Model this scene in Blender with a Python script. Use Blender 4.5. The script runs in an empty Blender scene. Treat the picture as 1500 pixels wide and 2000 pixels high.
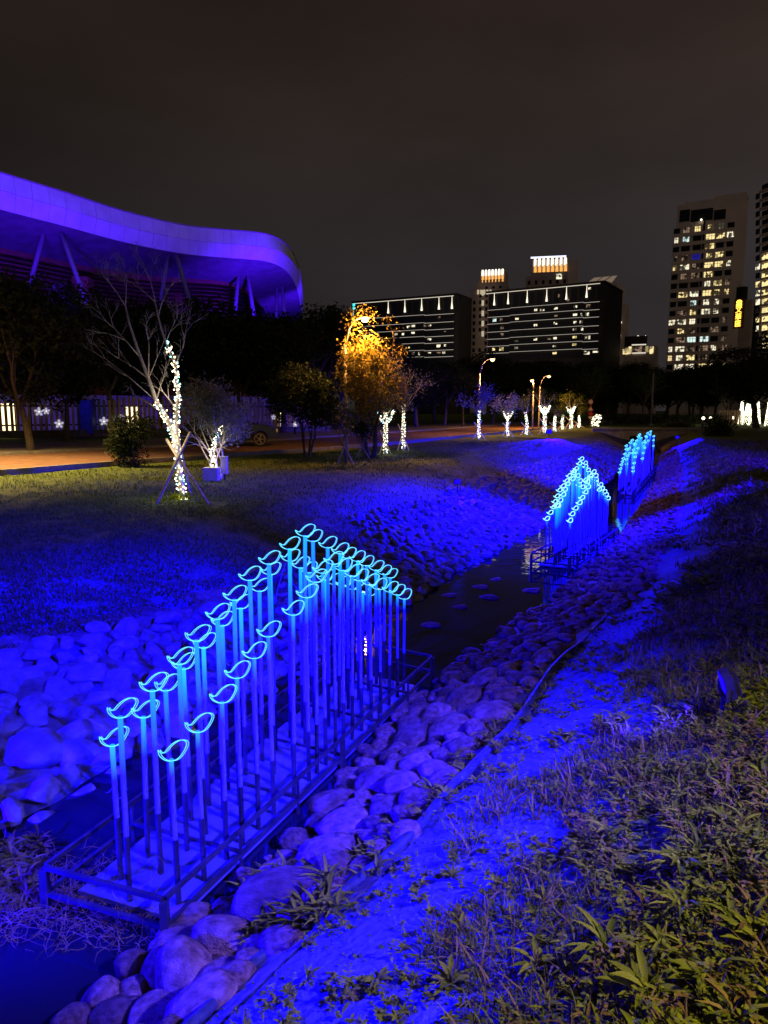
import bpy, math, random
import numpy as np
from mathutils import Vector, Matrix, noise as mnoise

S = bpy.context.scene
COL = S.collection
R = math.radians
rng = random.Random(7)
nr = np.random.RandomState(7)

# ------------------------------------------------------------------ camera
PITCH = R(8.13); F = 1400.0; EYE = 3.0
cam = bpy.data.cameras.new('camera')
cam.sensor_fit = 'VERTICAL'; cam.sensor_height = 36; cam.lens = F * 36 / 2000
cam.clip_start = 0.05; cam.clip_end = 3000
co = bpy.data.objects.new('camera', cam); COL.objects.link(co)
co.location = (0, 0, EYE); co.rotation_euler = (R(90) - PITCH, 0, 0)
S.camera = co

# ------------------------------------------------------------------ world: cloudy city night sky
W = bpy.data.worlds.new('World'); S.world = W; W.use_nodes = True
nt = W.node_tree; bg = nt.nodes['Background']
tc = nt.nodes.new('ShaderNodeTexCoord'); sep = nt.nodes.new('ShaderNodeSeparateXYZ')
nt.links.new(tc.outputs['Generated'], sep.inputs[0])
rp = nt.nodes.new('ShaderNodeValToRGB')
e = rp.color_ramp.elements
e[0].position = 0.0; e[0].color = (0.0260, 0.0215, 0.0225, 1)
e[1].position = 1.0; e[1].color = (0.0180, 0.0110, 0.0090, 1)
for p_, c_ in ((0.20, (0.0240, 0.0198, 0.0205, 1)), (0.36, (0.0265, 0.0190, 0.0160, 1)), (0.55, (0.0235, 0.0145, 0.0118, 1))):
    k = e.new(p_); k.color = c_
nt.links.new(sep.outputs['Z'], rp.inputs[0])
nz = nt.nodes.new('ShaderNodeTexNoise'); nz.inputs['Scale'].default_value = 1.7; nz.inputs['Detail'].default_value = 5
mp = nt.nodes.new('ShaderNodeMapping'); mp.inputs['Scale'].default_value = (1, 1, 2.6)
nt.links.new(tc.outputs['Generated'], mp.inputs[0]); nt.links.new(mp.outputs[0], nz.inputs['Vector'])
mr = nt.nodes.new('ShaderNodeMapRange'); mr.inputs[1].default_value = 0.3; mr.inputs[2].default_value = 0.7
mr.inputs[3].default_value = 0.66; mr.inputs[4].default_value = 1.34
nt.links.new(nz.outputs['Fac'], mr.inputs[0])
mx = nt.nodes.new('ShaderNodeVectorMath'); mx.operation = 'SCALE'
nt.links.new(rp.outputs[0], mx.inputs[0]); nt.links.new(mr.outputs[0], mx.inputs['Scale'])
mrx = nt.nodes.new('ShaderNodeMapRange'); mrx.inputs[1].default_value = -.55; mrx.inputs[2].default_value = .5; mrx.inputs[3].default_value = .52; mrx.inputs[4].default_value = 1.15
nt.links.new(sep.outputs['X'], mrx.inputs[0])
mx2 = nt.nodes.new('ShaderNodeVectorMath'); mx2.operation = 'SCALE'
nt.links.new(mx.outputs[0], mx2.inputs[0]); nt.links.new(mrx.outputs[0], mx2.inputs['Scale'])
nt.links.new(mx2.outputs[0], bg.inputs['Color']); bg.inputs['Strength'].default_value = 0.93

# faint warm glow of the city, standing in the place of the moon
sun = bpy.data.lights.new('sun', 'SUN'); sun.energy = 0.15; sun.angle = R(40); sun.color = (1, .78, .62)
so = bpy.data.objects.new('sun', sun); COL.objects.link(so); so.rotation_euler = (R(52), 0, R(28))

S.view_settings.view_transform = 'Standard'; S.view_settings.look = 'None'
S.view_settings.exposure = 0; S.view_settings.gamma = 1; S.view_settings.use_curve_mapping = False
S.cycles.use_denoising = True
S.cycles.sample_clamp_indirect = 2.0
S.cycles.max_bounces = 5; S.cycles.diffuse_bounces = 2; S.cycles.glossy_bounces = 3
S.cycles.transmission_bounces = 3; S.cycles.transparent_max_bounces = 12
S.cycles.caustics_reflective = False; S.cycles.caustics_refractive = False

BLUE = (0.0035, 0.0, 1.0)
VIOLET = (0.062, 0.004, 1.0)
SODIUM = (1.0, 0.42, 0.09)

# ------------------------------------------------------------------ pixel -> place
def ray(px, py):
    X = (px - 750) / F; Y = (1000 - py) / F
    return Vector((X, Y * math.sin(PITCH) + math.cos(PITCH), Y * math.cos(PITCH) - math.sin(PITCH)))
def at(px, py, z=None, D=None):
    d = ray(px, py)
    t = (z - EYE) / d.z if D is None else D / d.y
    return Vector((0, 0, EYE)) + d * t

# ------------------------------------------------------------------ tagging
def tag(o, label=None, cat=None, group=None, kind=None):
    if label: o['label'] = label
    if cat: o['category'] = cat
    if group: o['group'] = group
    if kind: o['kind'] = kind
    return o
def thing(name, loc, label, cat, group=None, rz=0):
    o = bpy.data.objects.new(name, None); COL.objects.link(o)
    o.location = loc; o.rotation_euler.z = rz; o.empty_display_size = .2
    return tag(o, label, cat, group)
def wloc(o):
    v = Vector((0, 0, 0))
    while o is not None:
        v += o.location; o = o.parent
    return v
def link(name, mesh, parent=None, loc=None, rot=None, scale=None):
    o = bpy.data.objects.new(name, mesh); COL.objects.link(o)
    if parent: o.parent = parent
    if loc is not None: o.location = loc
    if rot is not None: o.rotation_euler = rot
    if scale is not None: o.scale = scale
    return o

# ------------------------------------------------------------------ materials
def principled(name, col, rough=.7, spec=.3, metal=0):
    m = bpy.data.materials.new(name); m.use_nodes = True
    b = m.node_tree.nodes['Principled BSDF']
    b.inputs['Base Color'].default_value = (*col, 1); b.inputs['Roughness'].default_value = rough
    b.inputs['Specular IOR Level'].default_value = spec; b.inputs['Metallic'].default_value = metal
    return m
def noisy(name, c1, c2, scale=5, rough=.8, bump=0, bscale=None, spec=.25, obj=False, detail=6, rnd=0.0, metal=0):
    m = principled(name, c1, rough, spec, metal); n = m.node_tree; b = n.nodes['Principled BSDF']
    t = n.nodes.new('ShaderNodeTexCoord'); z = n.nodes.new('ShaderNodeTexNoise')
    z.inputs['Scale'].default_value = scale; z.inputs['Detail'].default_value = detail
    src = t.outputs['Object']
    if not obj:
        g = n.nodes.new('ShaderNodeNewGeometry'); src = g.outputs['Position']
    n.links.new(src, z.inputs['Vector'])
    r = n.nodes.new('ShaderNodeValToRGB'); r.color_ramp.elements[0].color = (*c1, 1); r.color_ramp.elements[1].color = (*c2, 1)
    r.color_ramp.elements[0].position = .35; r.color_ramp.elements[1].position = .68
    n.links.new(z.outputs['Fac'], r.inputs[0]); out = r.outputs[0]
    if rnd:
        oi = n.nodes.new('ShaderNodeObjectInfo'); mr_ = n.nodes.new('ShaderNodeMapRange')
        mr_.inputs[3].default_value = 1 - rnd; mr_.inputs[4].default_value = 1 + rnd
        n.links.new(oi.outputs['Random'], mr_.inputs[0])
        vm = n.nodes.new('ShaderNodeVectorMath'); vm.operation = 'SCALE'
        n.links.new(out, vm.inputs[0]); n.links.new(mr_.outputs[0], vm.inputs['Scale']); out = vm.outputs[0]
    n.links.new(out, b.inputs['Base Color'])
    if bump:
        z2 = n.nodes.new('ShaderNodeTexNoise'); z2.inputs['Scale'].default_value = bscale or scale * 4; z2.inputs['Detail'].default_value = 8
        n.links.new(src, z2.inputs['Vector'])
        bp = n.nodes.new('ShaderNodeBump'); bp.inputs['Strength'].default_value = bump; bp.inputs['Distance'].default_value = .05
        n.links.new(z2.outputs['Fac'], bp.inputs['Height']); n.links.new(bp.outputs[0], b.inputs['Normal'])
    return m
def emit(name, col, s, sample=False):
    m = bpy.data.materials.new(name); m.use_nodes = True; n = m.node_tree
    b = n.nodes['Principled BSDF']
    b.inputs['Base Color'].default_value = (.02, .02, .02, 1)
    b.inputs['Emission Color'].default_value = (*col, 1); b.inputs['Emission Strength'].default_value = s
    if not sample: m.cycles.emission_sampling = 'NONE'
    return m
def emit_var(name, col, s, scale=1.3, low=.05, dark=.42):
    """a lit window: curtains, furniture and blinds break the light up"""
    m = emit(name, col, s); n = m.node_tree; b = n.nodes['Principled BSDF']
    g = n.nodes.new('ShaderNodeNewGeometry'); v = n.nodes.new('ShaderNodeTexVoronoi'); v.inputs['Scale'].default_value = scale
    v.distance = 'MANHATTAN'
    n.links.new(g.outputs['Position'], v.inputs['Vector'])
    sx = n.nodes.new('ShaderNodeSeparateColor'); n.links.new(v.outputs['Color'], sx.inputs[0])
    mr_ = n.nodes.new('ShaderNodeMapRange'); mr_.inputs[1].default_value = dark - .12; mr_.inputs[2].default_value = dark + .12
    mr_.inputs[3].default_value = low * s; mr_.inputs[4].default_value = s
    n.links.new(sx.outputs[0], mr_.inputs[0]); n.links.new(mr_.outputs[0], b.inputs['Emission Strength'])
    return m
def leafmat(name, c1, c2, rough=.55):
    m = principled(name, c1, rough, .08); n = m.node_tree; b = n.nodes['Principled BSDF']
    g = n.nodes.new('ShaderNodeNewGeometry')
    r = n.nodes.new('ShaderNodeValToRGB'); r.color_ramp.elements[0].color = (*c1, 1); r.color_ramp.elements[1].color = (*c2, 1)
    n.links.new(g.outputs['Random Per Island'], r.inputs[0]); n.links.new(r.outputs[0], b.inputs['Base Color'])
    tr = n.nodes.new('ShaderNodeBsdfTranslucent'); n.links.new(r.outputs[0], tr.inputs[0])
    ms = n.nodes.new('ShaderNodeMixShader'); ms.inputs[0].default_value = .25
    n.links.new(b.outputs[0], ms.inputs[1]); n.links.new(tr.outputs[0], ms.inputs[2])
    n.links.new(ms.outputs[0], n.nodes['Material Output'].inputs[0])
    return m

M = {}
M['steel'] = noisy('painted_steel', (.010, .009, .009), (.026, .021, .018), 9, .75, .15, 40, .1)
M['pole_metal'] = principled('galvanised', (.20, .19, .19), .55, .4, .3)
M['bark'] = noisy('bark', (.05, .038, .03), (.11, .09, .07), 12, .85, .5, 30, obj=True)
M['palebark'] = noisy('pale_bark', (.26, .22, .20), (.42, .37, .34), 9, .8, .4, 30, obj=True)
M['stake'] = noisy('stake_wood', (.22, .17, .12), (.38, .30, .22), 14, .8, .3, 40, obj=True)
M['leaf_dark'] = leafmat('dark_leaves', (.014, .022, .010), (.034, .05, .02))
M['leaf_mid'] = leafmat('mid_leaves', (.04, .06, .012), (.09, .12, .025))
M['leaf_pale'] = leafmat('pale_leaves', (.10, .11, .08), (.20, .21, .16))
M['leaf_yellow'] = leafmat('yellowing_leaves', (.12, .11, .02), (.28, .21, .03))
M['grass'] = leafmat('grass_blades', (.04, .075, .008), (.12, .16, .025))
M['slope_grass'] = leafmat('slope_grass_blades', (.05, .07, .005), (.16, .17, .014))
M['weed'] = leafmat('weed_leaves', (.07, .10, .004), (.22, .24, .014))
M['dry'] = leafmat('dry_leaves', (.11, .07, .012), (.24, .17, .035))
M['warm_bulb'] = emit('warm_bulb', (1, .80, .45), 9)
M['cool_bulb'] = emit('cool_bulb', (.35, .95, 1.0), 7)
M['white_bulb'] = emit('white_bulb', (1, .93, .62), 4.5)
M['cable'] = principled('cable', (.01, .025, .012), .6)
M['sodium'] = emit('sodium_lamp', (1, .62, .18), 14)
M['concrete'] = noisy('concrete', (.22, .21, .20), (.36, .34, .32), 3, .85, .2, 20)

# ------------------------------------------------------------------ mesh building
def ico(sub):
    import bmesh
    bm = bmesh.new(); bmesh.ops.create_icosphere(bm, subdivisions=sub, radius=1)
    v = np.array([x.co[:] for x in bm.verts]); f = np.array([[q.index for q in x.verts] for x in bm.faces]); bm.free()
    return v, f
ICO = {k: ico(k) for k in (1, 2, 3)}

class MB:
    def __init__(s): s.v = []; s.f = []; s.m = []
    def add(s, vs, fs, mi=0):
        b = len(s.v); s.v.extend(vs)
        for f in fs: s.f.append(tuple(b + i for i in f)); s.m.append(mi)
    def box(s, c, size, rz=0, mi=0, M3=None):
        hx, hy, hz = (q / 2 for q in size); P = []
        m3 = M3 if M3 is not None else Matrix.Rotation(rz, 3, 'Z')
        for x in (-hx, hx):
            for y in (-hy, hy):
                for z in (-hz, hz): P.append(Vector(c) + m3 @ Vector((x, y, z)))
        s.add(P, [(0, 1, 3, 2), (4, 6, 7, 5), (0, 4, 5, 1), (2, 3, 7, 6), (0, 2, 6, 4), (1, 5, 7, 3)], mi)
    def bar(s, a, b, w, h, mi=0):
        a = Vector(a); b = Vector(b); d = (b - a); L = d.length; d.normalize()
        up = Vector((0, 0, 1)) if abs(d.z) < .95 else Vector((0, 1, 0))
        x = d.cross(up).normalized(); y = x.cross(d)
        s.box((a + b) / 2, (w, L, h), mi=mi, M3=Matrix((x, d, y)).transposed())
    def tube(s, pts, rad, n=8, mi=0, closed=False, cap=True):
        pts = [Vector(p) for p in pts]; N = len(pts)
        if not hasattr(rad, '__len__'): rad = [rad] * N
        rings = []; ref = None
        for i, p in enumerate(pts):
            if closed: t = pts[(i + 1) % N] - pts[i - 1]
            else: t = pts[min(i + 1, N - 1)] - pts[max(i - 1, 0)]
            if t.length < 1e-9: t = Vector((0, 0, 1))
            t.normalize()
            if ref is None: ref = Vector((0, 0, 1)) if abs(t.z) < .9 else Vector((1, 0, 0))
            u = t.cross(ref)
            if u.length < 1e-4: u = t.orthogonal()
            u.normalize(); ref = u.cross(t).normalized(); w = ref
            rings.append([p + (u * math.cos(2 * math.pi * k / n) + w * math.sin(2 * math.pi * k / n)) * rad[i] for k in range(n)])
        b = len(s.v)
        for r_ in rings: s.v.extend(r_)
        for i in range(N if closed else N - 1):
            j = (i + 1) % N
            for k in range(n):
                k2 = (k + 1) % n
                s.f.append((b + i * n + k, b + i * n + k2, b + j * n + k2, b + j * n + k)); s.m.append(mi)
        if cap and not closed:
            s.f.append(tuple(b + k for k in reversed(range(n)))); s.m.append(mi)
            s.f.append(tuple(b + (N - 1) * n + k for k in range(n))); s.m.append(mi)
    def ball(s, c, r, sub=1, mi=0, sc=(1, 1, 1)):
        v, f = ICO[sub]; c = Vector(c)
        s.add([c + Vector((q[0] * sc[0], q[1] * sc[1], q[2] * sc[2])) * r for q in v], [tuple(int(i) for i in x) for x in f], mi)
    def prism(s, poly, z0, z1, mi=0):
        n = len(poly); P = [Vector((x, y, z0)) for x, y in poly] + [Vector((x, y, z1)) for x, y in poly]
        s.add(P, [tuple(reversed(range(n))), tuple(range(n, 2 * n))] + [(i, (i + 1) % n, n + (i + 1) % n, n + i) for i in range(n)], mi)
    def mesh(s, name, mats, off=Vector((0, 0, 0)), smooth=False):
        me = bpy.data.meshes.new(name)
        me.from_pydata([tuple(Vector(p) - off) for p in s.v], [], s.f)
        for m in (mats if isinstance(mats, (list, tuple)) else [mats]): me.materials.append(m)
        if any(s.m): me.polygons.foreach_set('material_index', s.m)
        if smooth: me.polygons.foreach_set('use_smooth', [True] * len(s.f))
        me.update(); return me
    def build(s, name, mats, parent=None, smooth=False):
        off = wloc(parent) if parent else Vector((0, 0, 0))
        return link(name, s.mesh(name, mats, off, smooth), parent)

def npmesh(name, verts, faces, mats, mi=None, smooth=False):
    """verts (n,3) and faces (m,k) numpy"""
    me = bpy.data.meshes.new(name); n = len(verts); m, k = faces.shape
    me.vertices.add(n); me.vertices.foreach_set('co', np.ascontiguousarray(verts, dtype=np.float32).ravel())
    me.loops.add(m * k); me.loops.foreach_set('vertex_index', np.ascontiguousarray(faces, dtype=np.int32).ravel())
    me.polygons.add(m); me.polygons.foreach_set('loop_start', np.arange(0, m * k, k, dtype=np.int32))
    me.polygons.foreach_set('loop_total', np.full(m, k, dtype=np.int32))
    for q in (mats if isinstance(mats, (list, tuple)) else [mats]): me.materials.append(q)
    if mi is not None: me.polygons.foreach_set('material_index', np.asarray(mi, dtype=np.int32))
    if smooth: me.polygons.foreach_set('use_smooth', np.ones(m, dtype=bool))
    me.update(); me.validate(); return me

# ------------------------------------------------------------------ terrain
LINES = [  # (z, [(y, x)...]) from the left crest of the stream to the right one
    (1.20, [(-8, -14), (0, -10.5), (5, -7.8), (9.09, -4.96), (10.24, -3.7), (15.33, -1.65), (24.2, 1.73), (35.5, 6.31), (49.2, 13.6), (61, 18.6)]),
    (0.62, [(-8, -11.0), (0, -7.2), (4, -5.5), (7.28, -4.0), (10.05, -1.7), (14.56, .11), (18.2, 1.97), (26, 5.0), (35, 9.3), (53, 17.0), (61, 19.4)]),
    (0.00, [(-8, -9), (0, -5.0), (4.67, -2.75), (11.3, .62), (13.2, 1.5), (16, 3.0), (21, 5.5), (30.2, 9.5), (53.1, 18.4), (61, 20.6)]),
    (-0.4, [(-8, -8.4), (0, -4.4), (4.67, -2.2), (11.3, 1.2), (13.2, 2.0), (16, 3.6), (21, 6.1), (30.2, 10.1), (53.1, 18.9), (61, 21)]),
    (-0.4, [(-8, -6.6), (0, -2.9), (3.6, -1.45), (5.2, -.95), (8.7, .75), (10.85, 2.1), (16.7, 4.95), (21, 6.9), (30.2, 10.9), (53.1, 20.0), (61, 22.4)]),
    (0.00, [(-8, -6.0), (0, -2.5), (3.6, -1.05), (4.33, -.72), (5.2, -.42), (6.37, .02), (7.5, .48), (8.7, 1.23), (10.85, 2.55), (16.7, 5.5), (21, 7.42), (30.2, 11.4), (53.1, 20.5), (61, 23)]),
    (0.45, [(-8, -5.4), (0, -2.0), (2.67, -.75), (3.5, -.12), (4.43, .41), (5.42, 1.02), (6.92, 1.75), (8.74, 2.8), (10.67, 3.85), (15.47, 6.1), (27.7, 11.3), (45, 18), (61, 24)]),
    (1.30, [(-8, -2.6), (0, .9), (5, 3.3), (10.8, 5.95), (20, 10), (41.6, 18.4), (61, 26)]),
]
LY = [(z, np.array([p[0] for p in l], float), np.array([p[1] for p in l], float)) for z, l in LINES]
ROWX = lambda y: [np.interp(y, ys, xs) for _, ys, xs in LY]
LZ = [z for z, _, _ in LY]
def nz3(x, y, s): return mnoise.noise(Vector((x * s, y * s, 3.7)))
def height(x, y):
    xs = ROWX(y); z = float(np.interp(x, xs, LZ))
    if x < xs[0]: z = 1.2
    if x > xs[-1]: z = 1.3
    a = .05 if xs[0] < x < xs[-1] else .03
    if xs[2] < x < xs[5]: a = .02
    z += a * nz3(x, y, .9) + .35 * a * nz3(x, y, 3.1)
    if y > 58.5: z = 1.2
    if 19.0 < y and x < xs[0] - 1.5: z = min(z, 1.2)
    return z
def hit(px, py, dz=0.0):
    """where a sight line meets the ground"""
    d = ray(px, py); o = Vector((0, 0, EYE)); t = .5; st = .04
    while t < 400:
        p = o + d * t
        if p.z < height(p.x, p.y) + dz:
            for _ in range(8):
                st /= 2; p = o + d * t; t += -st if p.z < height(p.x, p.y) + dz else st
            return o + d * t
        t += st; st = max(.04, t * .01)
    return o + d * 400

M['ground'] = None
def ground_material():
    m = principled('ground_blue_lit_soil_and_turf', (.08, .09, .05), .95, .15); n = m.node_tree; b = n.nodes['Principled BSDF']
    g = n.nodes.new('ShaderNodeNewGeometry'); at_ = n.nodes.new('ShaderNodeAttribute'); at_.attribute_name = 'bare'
    z1 = n.nodes.new('ShaderNodeTexNoise'); z1.inputs['Scale'].default_value = 1.3; z1.inputs['Detail'].default_value = 9
    z2 = n.nodes.new('ShaderNodeTexNoise'); z2.inputs['Scale'].default_value = 22; z2.inputs['Detail'].default_value = 8
    n.links.new(g.outputs['Position'], z1.inputs['Vector']); n.links.new(g.outputs['Position'], z2.inputs['Vector'])
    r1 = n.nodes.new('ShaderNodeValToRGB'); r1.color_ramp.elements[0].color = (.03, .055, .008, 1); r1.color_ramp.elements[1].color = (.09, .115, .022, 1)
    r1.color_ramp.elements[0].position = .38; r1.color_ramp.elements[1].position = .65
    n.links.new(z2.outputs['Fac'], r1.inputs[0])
    r2 = n.nodes.new('ShaderNodeValToRGB'); r2.color_ramp.elements[0].color = (.03, .028, .075, 1); r2.color_ramp.elements[1].color = (.085, .078, .24, 1)  # soil colour holds part of the floods' blue light
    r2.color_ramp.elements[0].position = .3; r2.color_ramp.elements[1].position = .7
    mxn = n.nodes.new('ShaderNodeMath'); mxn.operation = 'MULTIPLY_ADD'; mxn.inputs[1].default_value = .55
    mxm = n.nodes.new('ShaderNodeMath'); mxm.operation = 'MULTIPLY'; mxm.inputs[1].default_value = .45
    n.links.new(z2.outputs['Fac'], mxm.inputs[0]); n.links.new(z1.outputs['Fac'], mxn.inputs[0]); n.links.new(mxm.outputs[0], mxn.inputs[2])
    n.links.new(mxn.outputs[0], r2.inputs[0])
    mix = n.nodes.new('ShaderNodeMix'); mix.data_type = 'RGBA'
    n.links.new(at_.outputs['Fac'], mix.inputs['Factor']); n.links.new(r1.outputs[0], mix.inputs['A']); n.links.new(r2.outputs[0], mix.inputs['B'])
    n.links.new(mix.outputs['Result'], b.inputs['Base Color'])
    bp = n.nodes.new('ShaderNodeBump'); bp.inputs['Strength'].default_value = .7; bp.inputs['Distance'].default_value = .04
    n.links.new(z2.outputs['Fac'], bp.inputs['Height']); n.links.new(bp.outputs[0], b.inputs['Normal'])
    return m
GM = ground_material()
def bare_blue_lit(x, y):
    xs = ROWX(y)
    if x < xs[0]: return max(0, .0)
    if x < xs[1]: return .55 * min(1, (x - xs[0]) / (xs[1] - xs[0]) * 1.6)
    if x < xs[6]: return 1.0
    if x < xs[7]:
        t = (x - xs[6]) / (xs[7] - xs[6]); return min(1, max(0, 2.25 - t * 3.6 + .6 * nz3(x, y, 1.4)))  # on the right slope, soil coloured as lit blue fades out uphill
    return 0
def build_ground():
    ys = [-8]; y = -8.0
    while y < 61: y += max(.14, abs(y) * .016) if y > 0 else .3; ys.append(y)
    ys += [62, 70, 85, 110, 160, 260, 450, 900]
    V = []; B = []; ncol = None
    for y in ys:
        xs = ROWX(min(y, 61)); row = []
        for q in (-900, -300, -120, -60, -36, -24, -16, -10, -7, -5, -3.6, -2.4, -1.5, -.8, -.3): row.append(xs[0] + q)
        for i in range(len(xs) - 1):
            k = (12, 12, 3, 3, 3, 8, 16)[i]
            row += [xs[i] + (xs[i + 1] - xs[i]) * j / k for j in range(k)]
        for q in (0, .2, .5, .9, 1.4, 2, 2.8, 3.8, 5, 7, 10, 16, 26, 50, 120, 300, 900): row.append(xs[-1] + q)
        ncol = len(row)
        for x in row: V.append((x, y, height(x, y) if abs(x) < 200 else 1.2)); B.append(bare_blue_lit(x, y) if y < 58.5 else 0)
    V = np.array(V); nrow = len(ys)
    i = np.arange(nrow - 1)[:, None] * ncol + np.arange(ncol - 1)[None, :]
    Fc = np.stack([i, i + 1, i + 1 + ncol, i + ncol], -1).reshape(-1, 4)
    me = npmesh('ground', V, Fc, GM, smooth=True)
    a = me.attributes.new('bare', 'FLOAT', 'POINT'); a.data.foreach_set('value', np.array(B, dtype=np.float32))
    return tag(link('ground', me), kind='structure')
ground = build_ground()

# water
def water():
    m = principled('stream_water', (.005, .005, .011), .03, .5); n = m.node_tree; b = n.nodes['Principled BSDF']
    b.inputs['IOR'].default_value = 1.33
    g = n.nodes.new('ShaderNodeNewGeometry'); z = n.nodes.new('ShaderNodeTexNoise'); z.inputs['Scale'].default_value = 3.5; z.inputs['Detail'].default_value = 2
    n.links.new(g.outputs['Position'], z.inputs['Vector'])
    bp = n.nodes.new('ShaderNodeBump'); bp.inputs['Strength'].default_value = .06; bp.inputs['Distance'].default_value = .05
    n.links.new(z.outputs['Fac'], bp.inputs['Height']); n.links.new(bp.outputs[0], b.inputs['Normal'])
    V = []; ys = [-8, -4, 0, 2, 4, 6, 8, 10, 12, 14, 17, 21, 26, 31, 38, 46, 53, 58.4]
    for y in ys:
        xs = ROWX(y); V += [(xs[2] - .5, y, 0.02), (xs[5] + .3, y, 0.02)]
    Fc = np.array([(2 * i, 2 * i + 1, 2 * i + 3, 2 * i + 2) for i in range(len(ys) - 1)])
    tag(link('water', npmesh('water', np.array(V), Fc, m)), kind='structure')
water()

# ------------------------------------------------------------------ lamps
def spot(loc, target, power, color, size=90, blend=1.0, soft=.12, name='flood_light'):
    l = bpy.data.lights.new(name, 'SPOT'); l.energy = power; l.color = color; l.spot_size = R(size); l.spot_blend = blend
    l.shadow_soft_size = soft; o = bpy.data.objects.new(name, l); COL.objects.link(o)
    o.location = loc; o.rotation_euler = (Vector(target) - Vector(loc)).to_track_quat('-Z', 'Y').to_euler()
    return o
def point(loc, power, color, soft=.1, name='lamp_light'):
    l = bpy.data.lights.new(name, 'POINT'); l.energy = power; l.color = color; l.shadow_soft_size = soft
    o = bpy.data.objects.new(name, l); COL.objects.link(o); o.location = loc; return o

BLUE_GLASS = emit('blue_flood_glass', (.01, .0, 1), 1.0)
VIOLET_GLASS = emit('violet_flood_glass', (.2, .05, 1), 6)
def floodlight(base, target, power, label, color=BLUE, size=100, hgt=.35, soft=.12, scale=1.0):
    base = Vector(base); t = thing('floodlight', base, label, 'floodlight', 'coloured floodlights')
    head = base + Vector((0, 0, hgt)); d = (Vector(target) - head).normalized()
    x = d.cross(Vector((0, 0, 1))).normalized(); y = x.cross(d)
    m3 = Matrix((x, d, y)).transposed(); k = scale
    a = MB(); a.tube([base - Vector((0, 0, .1)), head - Vector((0, 0, .1 * k))], .018 * k, 8); a.build('stake', M['steel'], t)
    a = MB(); a.bar(head - x * .15 * k - Vector((0, 0, .1 * k)), head + x * .15 * k - Vector((0, 0, .1 * k)), .03 * k, .012 * k)
    a.bar(head - x * .15 * k - Vector((0, 0, .1 * k)), head - x * .15 * k, .03 * k, .012 * k); a.bar(head + x * .15 * k - Vector((0, 0, .1 * k)), head + x * .15 * k, .03 * k, .012 * k)
    a.build('bracket', M['steel'], t)
    a = MB(); a.box(head - d * .03 * k, (.26 * k, .07 * k, .19 * k), M3=m3)
    for q in range(5): a.box(head - d * .085 * k + x * (q - 2) * .05 * k, (.008 * k, .045 * k, .17 * k), M3=m3)
    a.build('housing', M['steel'], t)
    a = MB(); a.box(head + d * .012 * k, (.23 * k, .008 * k, .16 * k), M3=m3)
    a.build('glass', BLUE_GLASS if color is BLUE else VIOLET_GLASS, t)
    spot(head + d * .06 * k, target, power, color, size, 1.0, soft)
    return t

# ------------------------------------------------------------------ stones
M['stone'] = noisy('river_stone', (.07, .034, .022), (.22, .12, .08), 6, .85, .7, 34, .15, obj=True, rnd=.45, detail=10)
M['paleston'] = noisy('pale_block_stone', (.09, .075, .085), (.18, .155, .19), 3, .9, .4, 14, .1, obj=True, rnd=.2)
def stone_mesh(seed, sub, blocky, mat):
    v, f = ICO[sub]; r_ = random.Random(seed); off = Vector((r_.uniform(0, 90), r_.uniform(0, 90), r_.uniform(0, 90)))
    out = []
    cuts = [(Vector((r_.gauss(0, 1), r_.gauss(0, 1), r_.gauss(0, 1))).normalized(), r_.uniform(.5, .8) if blocky else r_.uniform(.6, .85)) for _ in range(11 if blocky else 3)]
    for q in v:
        p = Vector(q); k = 1 + .18 * mnoise.noise(p * .9 + off) + (.09 if blocky else .04) * mnoise.noise(p * 2.6 + off) + (.035 if blocky else .012) * mnoise.noise(p * 6.5 + off)
        p = p * k
        for nn, dd in cuts:
            h = p.dot(nn) - dd
            if h > 0: p -= nn * h * (.97 if blocky else .6)
        out.append(tuple(p * .5))
    me = npmesh('stone', np.array(out), np.array(f), mat, smooth=True)
    return me
RS = [stone_mesh(i, 3, False, M['stone']) for i in range(9)]
LS = [stone_mesh(50 + i, 3, True, M['paleston']) for i in range(9)]
RS2 = [stone_mesh(i, 2, False, M['stone']) for i in range(5)]
LS2 = [stone_mesh(50 + i, 2, True, M['paleston']) for i in range(5)]

def bed(name, i0, i1, t0, t1, y0, y1, mat):
    V = []; ys = np.arange(y0, y1, .5)
    for y in ys:
        xs = ROWX(y); a = xs[i0] + (xs[i0 + 1] - xs[i0]) * t0; b = xs[i1] + (xs[min(i1 + 1, 7)] - xs[i1]) * t1
        for k in range(7):
            x = a + (b - a) * k / 6; V.append((x, y, height(x, y) + .012))
    n = len(ys); i = np.arange(n - 1)[:, None] * 7 + np.arange(6)[None, :]
    Fc = np.stack([i, i + 1, i + 8, i + 7], -1).reshape(-1, 4)
    return tag(link(name, npmesh(name, np.array(V), Fc, mat, smooth=True)), kind='structure')
M['mud'] = noisy('bank_mud', (.05, .04, .035), (.13, .11, .09), 6, .9, .6, 25)
rbank = bed('stone_riverbank', 4, 6, .6, .02, -4, 55, M['mud'])
lbank = bed('stone_riverbank', 1, 2, .0, .5, -4, 55, M['mud'])

placed = []
def free(x, y, r, k=.72):
    for (a, b, c) in placed:
        if (a - x) ** 2 + (b - y) ** 2 < ((r + c) * k) ** 2: return False
    return True
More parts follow.
